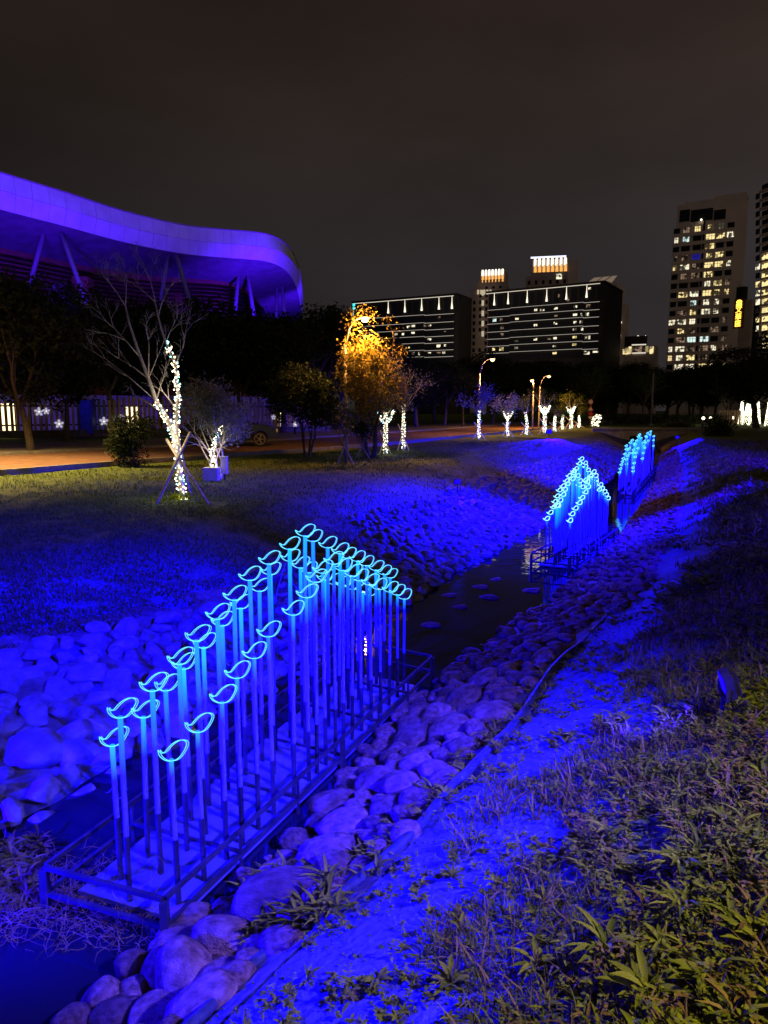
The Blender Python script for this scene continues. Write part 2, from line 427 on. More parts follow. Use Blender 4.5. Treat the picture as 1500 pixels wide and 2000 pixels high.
# right bank, stones set one by one near the camera: pixel centre, width and height in pixels, roll
HAND = [(555, 1761, 205, 84, 8), (443, 1847, 80, 125, 80), (373, 1912, 95, 120, 50), (328, 1905, 84, 92, 60), (373, 1799, 90, 52, 5),
        (325, 1857, 60, 48, 20), (261, 1895, 54, 62, 60), (368, 1842, 110, 55, -5), (637, 1681, 118, 78, 10), (544, 1713, 88, 46, 0),
        (603, 1718, 50, 44, 60), (487, 1719, 38, 50, 70), (440, 1790, 56, 60, 70), (400, 1962, 120, 70, 25), (466, 1913, 66, 56, 10),
        (256, 1948, 72, 52, 20), (203, 1943, 76, 48, 40), (225, 1988, 100, 56, 15), (310, 1985, 105, 56, 5), (144, 1992, 60, 40, 0),
        (677, 1617, 104, 60, 10), (757, 1585, 66, 56, 15), (628, 1612, 56, 44, 20), (655, 1571, 96, 50, 5), (736, 1532, 84, 60, 15),
        (789, 1537, 84, 60, 10), (736, 1660, 56, 36, 20), (790, 1632, 56, 46, 30), (706, 1692, 48, 32, 10), (868, 1528, 60, 44, 10),
        (810, 1500, 70, 50, 30), (840, 1478, 60, 40, 10), (905, 1462, 60, 46, 20), (880, 1425, 80, 50, 15), (960, 1398, 92, 56, 5),
        (985, 1362, 60, 40, 10), (800, 1448, 80, 46, 30), (850, 1400, 70, 44, 40), (905, 1368, 74, 44, 30), (945, 1330, 70, 40, 30), (700, 1580, 50, 36, 0)]
cnt_r = 0
for i, (px, py, w, h, rl) in enumerate(HAND):
    p = hit(px, py + h * .12)
    if p.z < .03: p = at(px, py + h * .12, z=.03)
    d = (p - Vector((0, 0, EYE))).length
    W_ = w * d / F; H_ = h * d / F
    o = link('stone', RS[i % 9], rbank, (p.x, p.y, p.z + H_ * .12), (R(rng.uniform(-12, 12)), R(-rl), R(rng.uniform(-20, 20))), (W_ * 1.08, (W_ + H_) * .5, H_ * 1.02))
    placed.append((p.x, p.y, W_ * .42)); cnt_r += 1
    if i < 18: continue
def scatter(bank, near, far, f_x, y0, y1, small, big, limit, squash, start, meshes, meshes2, tries, zoff=.1):
    cnt = start; rest = []
    cand = []
    for _ in range(tries):
        u = rng.random(); y = y0 + (y1 - y0) * u ** 1.6
        a, b = f_x(y); x = rng.uniform(a, b); cand.append((y, x, rng.uniform(small, big) * (1 + .3 * (rng.random() < .15)) * min(1, max(.55, 1.25 - .045 * y))))
    cand.sort(key=lambda c: c[0])
    cand2 = []
    for y, x, s_ in cand:
        r = s_ * .5
        if any((a - x) ** 2 + (b - y) ** 2 < ((r + c) * .72) ** 2 for a, b, c in placed[-260:] + placed[:45]): continue
        placed.append((x, y, r)); cand2.append((y, x, s_))
    for y, x, s_ in cand2:
        z = height(x, y)
        loc = (x, y, z + s_ * zoff); rot = (R(rng.uniform(-18, 18)), R(rng.uniform(-25, 25)), R(rng.uniform(0, 360)))
        sc = (s_ * rng.uniform(1.05, 1.45), s_ * rng.uniform(.85, 1.15), s_ * rng.uniform(*squash))
        if cnt < limit:
            link('stone', (meshes if y < 12 else meshes2)[rng.randrange(5)], bank, loc, rot, sc); cnt += 1
        else: rest.append((loc, rot, sc))
    if rest:
        src = meshes2[:4]; V = []; Fs = []; b = 0
        arrs = []
        for me in src:
            c = np.zeros(len(me.vertices) * 3); me.vertices.foreach_get('co', c)
            f = np.array([p_.vertices[:] for p_ in me.polygons]); arrs.append((c.reshape(-1, 3), f))
        from mathutils import Euler
        for k, (loc, rot, sc) in enumerate(rest):
            c, f = arrs[k % 4]; m3 = np.array(Euler(rot).to_matrix()) @ np.diag(sc)
            V.append(c @ m3.T + np.array(loc)); Fs.append(f + b); b += len(c)
        tag(link('stone', npmesh('stone_far', np.concatenate(V), np.concatenate(Fs), meshes2[0].materials[0], smooth=True), bank), kind='stuff')
    return len(rest)
def fr(y):
    xs = ROWX(y); return xs[5] - (.22 if y < 14 else -.1), xs[6] - (.16 if y < 8.5 else -.3)
def fl(y):
    xs = ROWX(y); a = xs[1] + (.35 if y < 10 else -.1 if y < 14 else -.7); return a, xs[2] + .25
scatter(rbank, 0, 0, fr, 2.2, 50, .13, .27, 298, (.5, .75), cnt_r, RS, RS2, 7500)
placed = []
scatter(lbank, 0, 0, fl, 3.6, 50, .22, .50, 298, (.6, .9), 0, LS, LS2, 9000, .03)

# stones standing in the stream
INSTREAM = [((875, 1162), 30, 'smallest of the wet stones in the stream beside the far left bank'), ((938, 1146), 34, 'wet stone mid stream, just below the two topmost ones'),
            ((968, 1131), 26, 'topmost wet stone in the dark pool, towards the second light sculpture'), ((896, 1185), 32, 'low wet stone left of the dark pool centre'),
            ((953, 1166), 40, 'brightest pale wet stone in the middle of the dark pool'), ((1036, 1153), 40, 'wet stone in the stream nearest the second light sculpture'),
            ((838, 1220), 40, 'lowest wet stone in the dark pool, right of the first sculpture'), ((965, 1250), 34, 'wet stone touching the right cobble bank in the pool')]
for i, ((px, py), w, lb) in enumerate(INSTREAM):
    p = at(px, py, z=.03); s_ = w * p.y / F
    o = link('stream_stone', RS[(i + 3) % 9], None, (p.x, p.y, .015), (0, R(-8), R(rng.uniform(-20, 30))), (s_ * 1.15, s_ * .6, s_ * .32))
    tag(o, lb, 'stone', 'wet stones standing in the stream')

# ------------------------------------------------------------------ pipe along the stone edge
pts = []
for (px, py) in [(330, 2060), (400, 1990), (470, 1915), (560, 1838), (640, 1772), (720, 1712), (800, 1640), (870, 1558), (935, 1490), (1000, 1425), (1045, 1362), (1085, 1305), (1135, 1262)]:
    p = hit(px, py); pts.append(p + Vector((0, 0, .035)))
def smooth_path(pts, n=5):
    out = []
    P = [pts[0]] + pts + [pts[-1]]
    for i in range(1, len(P) - 2):
        for k in range(n):
            t = k / n; a, b, c, d = P[i - 1:i + 3]
            out.append(.5 * ((2 * b) + (c - a) * t + (2 * a - 5 * b + 4 * c - d) * t * t + (3 * b - a - 3 * c + d) * t ** 3))
    out.append(pts[-1]); return out
sp = [Vector((p.x, p.y, height(p.x, p.y) + .03)) for p in smooth_path(pts, 12)]
a = MB(); a.tube(sp, [.030] * len(sp), 12)
M['hose'] = noisy('hose_rubber', (.012, .012, .03), (.03, .03, .065), 14, .6, .25, 60)
tag(a.build('drain_pipe', M['hose'], None, True), 'long grey drain pipe lying between the cobbles and the weedy slope', 'pipe')

# ------------------------------------------------------------------ grass and weeds
def blades(name, P, H, Wd, lean, mat, seg=2, parent=None, label=None, cat=None):
    """P (n,3) roots; each blade a bent strip"""
    n = len(P); az = nr.uniform(0, 2 * np.pi, n); ln = nr.uniform(0, 1, n) * lean
    dx, dy = np.cos(az), np.sin(az); wx, wy = -dy * Wd / 2, dx * Wd / 2
    rows = []
    for k in range(seg + 1):
        t = k / seg; off = ln * H * t * t; zz = H * t * (1 - .25 * ln * t)
        w = (1 - t) if k == seg else (1 - .45 * t)
        cx = P[:, 0] + dx * off; cy = P[:, 1] + dy * off; cz = P[:, 2] + zz
        if k == seg: rows.append(np.stack([cx, cy, cz], 1)[:, None, :])
        else: rows.append(np.stack([np.stack([cx - wx * w, cy - wy * w, cz], 1), np.stack([cx + wx * w, cy + wy * w, cz], 1)], 1))
    V = np.concatenate(rows, 1); per = V.shape[1]; b = (np.arange(n) * per)[:, None]
    tri = []
    for k in range(seg - 1):
        tri += [(2 * k, 2 * k + 1, 2 * k + 3), (2 * k, 2 * k + 3, 2 * k + 2)]
    k = seg - 1; tri.append((2 * k, 2 * k + 1, 2 * k + 2))
    Fc = (b[:, None, :] + np.array(tri)[None]).reshape(-1, 3)
    o = link(name, npmesh(name, V.reshape(-1, 3), Fc, mat), parent)
    return tag(o, label, cat, kind='stuff')
def hvec(x, y): return np.array([height(a, b) for a, b in zip(x, y)])
# lawn across the stream, seen from 9 to 24 m
def lawn(n, y0, y1, hh, ww, name, mat, lab):
    y = y0 + (y1 - y0) * nr.rand(n) ** 1.3; L = np.array([np.interp(q, LY[0][1], LY[0][2]) for q in y]); L1 = np.array([np.interp(q, LY[1][1], LY[1][2]) for q in y])
    lo = -0.57 * y - 1; x = lo + (L1 + .3 - lo) * nr.rand(n)
    # patchy
    keep = np.array([mnoise.noise(Vector((a * .8, b * .8, 1))) + .9 * mnoise.noise(Vector((a * 3, b * 3, 4))) for a, b in zip(x, y)]) > -.35 + nr.rand(n) * .3 - .15
    inroad = (y > 18.6) & (x < -3.0 + (y - 29.3) * .75); keep &= ~inroad
    x, y = x[keep], y[keep]
    P = np.stack([x, y, hvec(x, y)], 1)
    blades(name, P, hh * nr.uniform(.6, 1.3, len(P)), ww * (1 + y / 12), 1.2, mat, 2, None, lab, 'grass')
lawn(60000, 5.5, 15, .05, .006, 'grass', M['grass'], 'mown lawn and grassy left bank running up to the road')
lawn(34000, 15, 42, .07, .008, 'grass', M['grass'], 'farther strip of lawn under the lit trees')
# right slope
def slope(n, y0, y1, dens, hh, ww, name, mat, lean, lab, seg=3, pw=1.0):
    y = y0 + (y1 - y0) * nr.rand(n) ** pw; a = np.array([np.interp(q, LY[6][1], LY[6][2]) for q in y]); c = np.array([np.interp(q, LY[7][1], LY[7][2]) for q in y])
    x = a - .1 + (c + 1.5 + .35 * y - a) * nr.rand(n); t = (x - a) / (c - a)
    ns = np.array([mnoise.noise(Vector((p * 1.1, q * 1.1, 9))) + .7 * mnoise.noise(Vector((p * 3.6, q * 3.6, 2))) for p, q in zip(x, y)])
    keep = ns > dens[0] + .32 - t * (dens[1] + .75) + nr.rand(n) * .15
    x, y = x[keep], y[keep]; P = np.stack([x, y, hvec(x, y) - .01], 1)
    blades(name, P, hh * nr.uniform(.5, 1.4, len(P)), ww * (1 + y / 14) * nr.uniform(.6, 1.4, len(P)), lean, mat, seg, None, lab, 'grass')
slope(80000, .9, 9, (.40, .95), .085, .005, 'grass', M['slope_grass'], 1.5, 'thin grass blades over the blue lit right slope', 3, 1.4)
slope(16000, .9, 9, (.40, .9), .11, .008, 'dry_grass', M['dry'], 1.8, 'dry brown blades tangled in the right slope', 3, 1.4)
slope(60000, 8, 40, (.30, .9), .12, .010, 'grass', M['slope_grass'], 1.2, 'rough grass on the right bank farther along the stream', 2, 1.5)

# leafy weeds: rosettes of broad lance leaves merged as ground cover
def weed_template(seed, nl, L, Wd, up):
    r_ = random.Random(seed); V = []; Fq = []
    for i in range(nl):
        az = r_.uniform(0, 6.283); l = L * r_.uniform(.6, 1.2); w = Wd * r_.uniform(.7, 1.2); el = up * r_.uniform(.6, 1.3)
        d = Vector((math.cos(az), math.sin(az), 0)); s_ = Vector((-d.y, d.x, 0)); z0 = r_.uniform(0, .35) * L * up
        b = len(V)
        for k in range(5):
            t = k / 4; c = d * (l * (t * .9) * math.cos(el * (1 - t * .7))) + Vector((0, 0, z0 + l * math.sin(el) * (t - .55 * t * t)))
            wk = w * (.25, .8, 1.0, .7, .03)[k] * .5
            V += [c - s_ * wk + Vector((0, 0, wk * .5)), c - Vector((0, 0, wk * .15)), c + s_ * wk + Vector((0, 0, wk * .5))]
        for k in range(4):
            q = b + 3 * k; Fq += [(q, q + 1, q + 4, q + 3), (q + 1, q + 2, q + 5, q + 4)]
    return np.array([tuple(v) for v in V]), np.array(Fq)
WT = [weed_template(i, *a) for i, a in enumerate([(9, .10, .022, 1.0), (12, .07, .02, .9), (7, .14, .020, 1.2), (14, .05, .018, .8), (8, .12, .016, 1.3), (10, .085, .028, .8)])]
def sprig(seed, H, n, L, Wd):
    r_ = random.Random(seed); V = []; Fq = []; d = Vector((r_.gauss(0, .25), r_.gauss(0, .25), 1)); d.normalize(); p = Vector((0, 0, 0))
    for i in range(n):
        p = p + d * H / n; d = (d + Vector((r_.gauss(0, .2), r_.gauss(0, .2), 0))).normalized()
        for q in range(2):
            az = i * 2.4 + q * 3.1 + r_.uniform(-.5, .5); e_ = Vector((math.cos(az), math.sin(az), r_.uniform(-.1, .9))).normalized(); sd = e_.cross(Vector((0, 0, 1))).normalized()
            l = L * r_.uniform(.6, 1.2) * (1.15 - .5 * i / n); w = Wd * r_.uniform(.7, 1.2); b = len(V)
            for k, (t, wk) in enumerate(((0, .15), (.35, 1), (.7, .75), (1, .04))):
                c = p + e_ * l * t - Vector((0, 0, l * .35 * t * t)); V += [c - sd * w * wk * .5, c + sd * w * wk * .5]
            for k in range(3): Fq.append((b + 2 * k, b + 2 * k + 1, b + 2 * k + 3, b + 2 * k + 2))
    b = len(V); V += [Vector((-.002, 0, -.01)), Vector((.002, 0, -.01)), p + Vector((.001, 0, 0)), p - Vector((.001, 0, 0))]; Fq.append((b, b + 1, b + 2, b + 3))
    return np.array([tuple(v) for v in V]), np.array(Fq)
WT += [sprig(70 + i, *a) for i, a in enumerate([(.11, 6, .045, .016), (.07, 5, .035, .018), (.15, 7, .05, .014), (.05, 4, .03, .02)])]
def instances(name, items, templ, mat, label=None, cat=None, parent=None, kind='stuff'):
    V = []; Fs = []; b = 0
    for (x, y, z, s_, rz, k) in items:
        v, f = templ[k]; c, sn = math.cos(rz), math.sin(rz)
        m3 = np.array([[c, -sn, 0], [sn, c, 0], [0, 0, 1]]) * s_
        V.append(v @ m3.T + (x, y, z)); Fs.append(f + b); b += len(v)
    return tag(link(name, npmesh(name, np.concatenate(V), np.concatenate(Fs), mat), parent), label, cat, kind=kind)
def weeds(n, y0, y1, dens, mat, name, lab, s0, s1, kinds):
    it = []
    for _ in range(n):
        y = y0 + (y1 - y0) * rng.random() ** 1.5; xs = ROWX(y); x = xs[6] + (xs[7] + 1.0 + .3 * y - xs[6]) * rng.random(); t = (x - xs[6]) / (xs[7] - xs[6])
        ns = 1.0 * mnoise.noise(Vector((x * 1.3, y * 1.3, 11))) + .8 * mnoise.noise(Vector((x * 3.6, y * 3.6, 2)))
        ns += max(0, t - .42) * .9
        if ns < dens + .58 - 2.0 * t + rng.random() * .25: continue
        it.append((x, y, height(x, y), rng.uniform(s0, s1), rng.uniform(0, 6.28), rng.choice(kinds)))
    instances(name, it, WT, mat, lab, cat='weeds')
weeds(17000, 1.0, 9.5, .40, M['weed'], 'weeds', 'low broad leaved weeds spread over the right slope', .45, 1.1, (0, 1, 3, 4, 6, 7, 8, 9, 6, 7))
weeds(3800, 1.2, 9, .36, M['dry'], 'weeds', 'withered brown weeds among the green ones on the slope', .5, 1.1, (1, 3, 4, 6, 8))
it = []
for _ in range(2600):
    y = 1.6 + 8 * rng.random() ** 1.3; xs = ROWX(y); t_ = rng.uniform(.02, .55); x = xs[6] + (xs[7] - xs[6]) * t_
    if mnoise.noise(Vector((x * 2.2, y * 2.2, 15))) < -.15: continue
    it.append((x, y, height(x, y), rng.uniform(.25, .8), rng.uniform(0, 6.28), rng.choice((1, 3, 6, 7, 8, 9, 0))))
instances('weeds', it, WT, M['weed'], 'sparse seedlings sprouting on the bare soil beside the pipe', 'weeds')
weeds(3600, 8, 26, .36, M['weed'], 'weeds', 'weeds on the right bank beside the second light sculpture', 1.0, 2.0, (0, 2, 4, 6, 8))

def clods():
    v, f = ICO[1]; V = []; Fs = []; b = 0
    for _ in range(5200):
        y = 1.0 + 8 * rng.random() ** 1.4; xs = ROWX(y); x = rng.uniform(xs[6] - .05, xs[7] + .4); s_ = rng.uniform(.003, .010) * (1.8 if rng.random() < .06 else 1)
        m3 = np.diag([s_ * rng.uniform(.7, 1.5), s_ * rng.uniform(.7, 1.5), s_ * rng.uniform(.5, .9)])
        V.append(v @ m3 + (x, y, height(x, y) + s_ * .3)); Fs.append(f + b); b += len(v)
    tag(link('gravel', npmesh('gravel', np.concatenate(V), np.concatenate(Fs), GM)), 'small clods and pebbles scattered over the bare blue lit soil', 'gravel', kind='stuff')
clods()
# big weeds near the camera, each a plant of its own
BIG = [((1180, 1880), 2, 1.25, 'tall pale green weed with upright blades at the bottom of the slope'),
       ((1330, 1720), 2, 1.25, 'largest arching weed on the dark right part of the slope'),
       ((1330, 1800), 4, 1.2, 'narrow leaved weed just below the largest arching one'),
       ((1385, 1930), 5, 1.3, 'broad yellow green weed near the bottom right corner'),
       ((1260, 1960), 0, 1.3, 'weed with one wide rounded leaf at the bottom edge'),
       ((1480, 1860), 0, 1.2, 'weed cut by the right edge of the picture'),
       ((1185, 1650), 2, 1.0, 'tuft of stiff leaves on the bright blue lit bare soil'),
       ((1390, 1520), 4, 1.1, 'spiky weed right of the dark patch, halfway up the slope'),
       ((1050, 1900), 1, 1.3, 'leafy weed in the blue light at the lower middle of the slope'),
       ((880, 1930), 3, 1.5, 'dense small leaved weed close to the pipe at the bottom'),
       ((1440, 1400), 2, 1.2, 'tall weed beside the floodlight on the slope')]
for (px, py), k, s_, lb in BIG:
    p = hit(px, py); v, f = weed_template(900 + px, 15, (.13, .10, .15, .08, .15, .12)[k] , (.026, .024, .024, .02, .014, .04)[k], (1.0, .9, 1.3, .8, 1.3, .8)[k])
    t = thing('weed_plant', (p.x, p.y, p.z - .005), lb, 'plant', 'larger weeds on the right slope')
    link('leaves', npmesh('leaves', v * s_, f, M['weed']), t)
    st = MB()
    for q in range(4):
        az = rng.uniform(0, 6.28); h_ = rng.uniform(.05, .11) * s_
        st.tube([(0, 0, -.01), (math.cos(az) * .01, math.sin(az) * .01, h_ * .5), (math.cos(az) * .03, math.sin(az) * .03, h_)], [.003, .0025, .001], 5)
    o = link('stem', st.mesh('stem', M['dry']), t)

# tangle of reeds and twigs at the near left end of the frame
def twigs():
    a = MB()
    for _ in range(750):
        px = rng.uniform(-20, 320); py = rng.gauss(1765, 50)
        if py > 1860 or py < 1650: continue
        p = at(px, py, z=.03); az = rng.uniform(0, 6.28); L = rng.uniform(.06, .28); d = Vector((math.cos(az), math.sin(az), rng.uniform(0, .9)))
        pp = [p]; 
        for k in range(4):
            d = (d + Vector((rng.gauss(0, .35), rng.gauss(0, .35), rng.gauss(-.1, .3)))).normalized(); q = pp[-1] + d * L / 4
            q.z = max(q.z, .02); pp.append(q)
        a.tube(pp, [.0024, .0022, .002, .0014, .0008], 4)
    tag(a.build('driftwood', M['dry'], None), 'tangled dead twigs floating in front of the first light sculpture', 'twigs', kind='stuff')
    it = []
    for _ in range(160):
        px = rng.uniform(-80, 95); py = rng.uniform(1630, 1770)
        p = at(px, py, z=.05); it.append((p.x, p.y, .0, rng.uniform(.5, 1.1), rng.uniform(0, 6.28), rng.choice((0, 2, 4))))
    instances('weeds', it, WT, M['weed'], 'water weeds at the left foot of the first light sculpture', 'weeds')
twigs()
it = []
for _ in range(130):
    px = rng.uniform(480, 660); py = rng.uniform(1745, 1870) - (px - 480) * .4
    p = hit(px, py); it.append((p.x, p.y, p.z, rng.uniform(.8, 1.3), rng.uniform(0, 6.28), rng.choice((0, 2, 4))))
for _ in range(160):
    px = rng.uniform(700, 1080); py = 1720 - (px - 700) * 1.05 + rng.uniform(-45, 25)
    p = hit(px, py); it.append((p.x, p.y, p.z, rng.uniform(.5, 1.1), rng.uniform(0, 6.28), rng.choice((0, 1, 3, 4))))
instances('weeds', it, WT, M['weed'], 'grass tufts growing between the cobbles and the pipe', 'weeds')

# ------------------------------------------------------------------ light sculptures
def glow_tube(name, g, s):
    m = principled(name, (.10, .10, .26), .3, .2); n = m.node_tree; b = n.nodes['Principled BSDF']
    t = n.nodes.new('ShaderNodeTexCoord'); sp_ = n.nodes.new('ShaderNodeSeparateXYZ'); n.links.new(t.outputs['Generated'], sp_.inputs[0])
    r = n.nodes.new('ShaderNodeValToRGB'); el = r.color_ramp.elements
    el[0].position = g; el[0].color = (0, 0, 0, 1); el[1].position = 1; el[1].color = (0, .40, 1, 1)
    k = el.new(g + (1 - g) * .5); k.color = (0, .16, .55, 1)
    n.links.new(sp_.outputs['Z'], r.inputs[0]); n.links.new(r.outputs[0], b.inputs['Emission Color'])
    oi = n.nodes.new('ShaderNodeObjectInfo'); mr_ = n.nodes.new('ShaderNodeMapRange'); mr_.inputs[3].default_value = s * .6; mr_.inputs[4].default_value = s * 1.3
    n.links.new(oi.outputs['Random'], mr_.inputs[0]); n.links.new(mr_.outputs[0], b.inputs['Emission Strength'])
    m.cycles.emission_sampling = 'NONE'
    return m
M['tube_hi'] = glow_tube('lit_acrylic_tube', .52, 1.3); M['tube_lo'] = glow_tube('dim_acrylic_tube', .80, 1.0)
M['rim'] = emit('glowing_leaf_edge', (.14, .80, 1.0), 1.5)
M['rim_far'] = emit('glowing_leaf_edge_pale', (.30, .90, 1.0), 1.7)
def clear():
    m = bpy.data.materials.new('clear_acrylic'); m.use_nodes = True; n = m.node_tree
    tr = n.nodes.new('ShaderNodeBsdfTransparent'); gl = n.nodes.new('ShaderNodeBsdfGlossy'); gl.inputs['Roughness'].default_value = .1
    ms = n.nodes.new('ShaderNodeMixShader'); ms.inputs[0].default_value = .05; tr.inputs[0].default_value = (.93, .97, 1, 1)
    n.links.new(tr.outputs[0], ms.inputs[1]); n.links.new(gl.outputs[0], ms.inputs[2]); n.links.new(ms.outputs[0], n.nodes['Material Output'].inputs[0]); return m
M['clear'] = clear()
M['deck'] = noisy('deck_sheet', (.045, .042, .10), (.08, .075, .17), 2.2, .6, .08, 12)
OUT = [(-.52, .16), (-.47, .0), (-.36, -.13), (-.18, -.23), (.02, -.26), (.22, -.2), (.36, -.04), (.46, .2), (.5, .42), (.42, .56), (.24, .60), (.04, .50), (-.12, .32), (-.24, .12), (-.34, .05), (-.44, .08)]
def leaf_mesh(size, r, mat):
    P = []
    for (u, v) in OUT:
        # a cupped leaf that leans back as it rises
        P.append(Vector((u * size, (v * .55 + .25 * u * u) * size, (v + .26) * size * .66)))
    sm = []
    N = len(P)
    for i in range(N):
        for k in range(3):
            t = k / 3; a_, b_, c_, d_ = P[i - 1], P[i], P[(i + 1) % N], P[(i + 2) % N]
            sm.append(.5 * ((2 * b_) + (c_ - a_) * t + (2 * a_ - 5 * b_ + 4 * c_ - d_) * t * t + (3 * b_ - a_ - 3 * c_ + d_) * t ** 3))
    a = MB(); a.tube(sm, r, 5, closed=True); a.tube([q + Vector((.055 * size, .08 * size, -.03 * size)) for q in sm], r * .8, 5, closed=True)
    rim = a.mesh('leaf_rim', mat, smooth=True)
    b = MB(); c = sum(sm, Vector()) / len(sm)
    b.add([c] + sm, [(0, i + 1, (i + 1) % len(sm) + 1) for i in range(len(sm))]); pan = b.mesh('leaf_panel', M['clear'])
    return rim, pan
def cyl_mesh(name, r, n, mat):
    a = MB(); a.tube([(0, 0, 0), (0, 0, 1)], r, n); return a.mesh(name, mat, smooth=False)
T_HI = cyl_mesh('tube_bright', .0155, 10, M['tube_hi']); T_LO = cyl_mesh('tube_dim', .013, 10, M['tube_lo'])
SOCK = cyl_mesh('socket', .018, 10, M['steel'])
RIM1 = leaf_mesh(.160, .0026, M['rim']); RIM2 = leaf_mesh(.125, .0075, M['rim_far']); RIM3 = leaf_mesh(.11, .012, M['rim'])
def row_hit(px, py, A, B):
    """sight line against the upright plane through A-B"""
    d = ray(px, py); n = Vector((B.y - A.y, A.x - B.x, 0)); o = Vector((0, 0, EYE))
    t = (A - o).dot(n) / d.dot(n); return o + d * t
def sculpture(corn, zt, rows, label, rim, sock_h, legs, cross, leafrot, thin=1.0):
    c = [Vector((p.x, p.y, 0)) for p in corn]  # near-left, near-right, far-right, far-left
    base = (c[0] + c[1] + c[2] + c[3]) / 4
    t = thing('light_sculpture', (base.x, base.y, 0), label, 'light sculpture', 'blue light sculptures standing in the stream')
    zl = zt - .17; s_ = .026
    def V3(p, z): return Vector((p.x, p.y, z))
    for z in (zt, zl):
        for i in range(4):
            a = MB(); p, q = c[i], c[(i + 1) % 4]; d = (q - p).normalized()
            a.bar(V3(p + d * s_ * .5, z), V3(q - d * s_ * .5, z), s_, s_); a.build('rail', M['steel'], t)
    for i in range(cross + 1):
        k = i / cross; p = c[0].lerp(c[3], k); q = c[1].lerp(c[2], k)
        if 0 < i < cross:
            a = MB(); d = (q - p).normalized(); a.bar(V3(p + d * .015, zl + .02), V3(q - d * .015, zl + .02), .022, .02); a.build('cross_bar', M['steel'], t)
        for w in (p, q):
            big = .045 if i % 3 == 0 else .02
            a = MB(); a.bar(V3(w, -.35), V3(w, zt - s_ * .52), big, big); a.build('leg', M['steel'], t)
    # flat deck sheet the poles stand on, just above the water
    q4 = [c[0].lerp(c[1], .10).lerp(c[3].lerp(c[2], .10), .035), c[0].lerp(c[1], .95).lerp(c[3].lerp(c[2], .95), .035), c[0].lerp(c[1], .95).lerp(c[3].lerp(c[2], .95), .93), c[0].lerp(c[1], .10).lerp(c[3].lerp(c[2], .10), .93)]
    a = MB(); a.prism([(p.x, p.y) for p in q4], .035, .06); a.build('deck', M['deck'], t)
    for w, tips, dim in rows:
        A, B = c[0].lerp(c[1], w), c[3].lerp(c[2], w); dv = (B - A)
        for (px, py) in tips:
            p = row_hit(px, py + 4, A, B); k = (Vector((p.x, p.y, 0)) - A).dot(dv) / dv.length_squared
            k = min(max(k, -.02), 1.02); b = A + dv * k; h = p.z
            off = Vector((b.x - base.x, b.y - base.y, 0)); s0 = zt + sock_h - .1
            pole = link('pole', SOCK, t, off + Vector((0, 0, -.05)), (R(rng.gauss(0, .35)), R(rng.gauss(0, .45)), 0), (1, 1, s0 + .05))
            lit = dim is False or (dim is None and k > .3)
            tb = link('tube', T_HI if lit else T_LO, pole)
            tb.matrix_parent_inverse = Matrix.Identity(4)
            # pole is scaled along z: undo it for what it carries
            inv = 1 / (s0 + .05); tb.location = (0, 0, 1.0); tb.scale = (thin, thin, max(h - s0, .1) * inv)
            for mname, mesh in (('leaf_rim', rim[0]), ('leaf_panel', rim[1])):
                if mesh is None: continue
                e_ = link(mname, mesh, pole, (0, 0, (h + .05) * inv), (0, 0, 0), (1, 1, inv))
                e_.rotation_euler.z = 0
                j = rng.uniform(-.14, .14) + leafrot
                e_.rotation_euler.z = j
    return t, c
def ys(l, dx=0, dy=0): return [(a + dx, b + dy) for a, b in l]
c1 = [at(85, 1693, z=.3), at(320, 1757, z=.3), at(845, 1282, z=.3), at(690, 1252, z=.3)]
top1 = [(234, 1397), (297, 1342), (350, 1292), (388, 1246), (424, 1204), (455, 1167), (492, 1128), (526, 1096), (564, 1068), (589, 1042), (613, 1053), (638, 1065), (659, 1077), (678, 1085), (699, 1091), (719, 1100), (735, 1109), (750, 1118), (764, 1124)]
top2 = [(222, 1452), (275, 1396), (325, 1343), (362, 1300), (397, 1260), (435, 1217), (471, 1182), (504, 1150), (531, 1118), (560, 1090), (586, 1104), (610, 1114), (634, 1128), (652, 1136), (672, 1140), (690, 1147), (708, 1152), (722, 1158)]
top3 = [(337, 1479), (388, 1424), (432, 1366), (464, 1319), (496, 1280), (527, 1237), (567, 1196), (598, 1163), (614, 1133), (632, 1113), (652, 1097), (668, 1110), (686, 1120), (705, 1129), (725, 1138), (744, 1146), (760, 1152), (777, 1157), (789, 1165)]
S1, C1 = sculpture(c1, .3, [(.30, top2, False), (.52, top1, False), (.86, top3, True)],
                   'nearest blue light sculpture of leaf tipped reeds on a steel frame, front of picture', RIM1, .28, .5, 6, R(4))
c2 = [at(1038, 1080, z=.3), at(1128, 1088, z=.3), at(1208, 1031, z=.3), at(1150, 1027, z=.3)]
Z = lambda l: [(1000 + a * .2, 860 + b * .2) for a, b in l]
s2a = Z([(340, 760), (372, 700), (405, 645), (428, 593), (447, 540), (468, 480), (500, 440), (533, 390), (565, 340), (597, 295), (625, 270), (648, 220), (683, 175), (712, 215), (728, 250), (745, 285), (765, 335), (790, 360), (820, 400), (845, 430)])
s2b = Z([(430, 635), (450, 635), (475, 580), (494, 525), (524, 475), (547, 420), (588, 370), (612, 315), (640, 340), (662, 390), (660, 430), (690, 450), (720, 380), (745, 400)])
s2c = Z([(567, 780), (590, 715), (620, 660), (653, 605), (687, 555), (717, 500), (732, 450), (740, 398), (775, 345), (800, 303), (818, 340), (833, 380), (862, 428), (887, 465), (905, 495), (920, 525), (934, 560), (852, 475)])
S2, C2 = sculpture(c2, .3, [(.14, s2a, None), (.45, s2b, False), (.84, s2c, True)],
                   'second light sculpture, twin pointed peaks of reeds behind the dark pool', RIM2, .1, .5, 7, R(8), 1.2)
c3 = [at(1206, 956, z=.25), at(1240, 958, z=.25), at(1281, 912, z=.25), at(1262, 910, z=.25)]
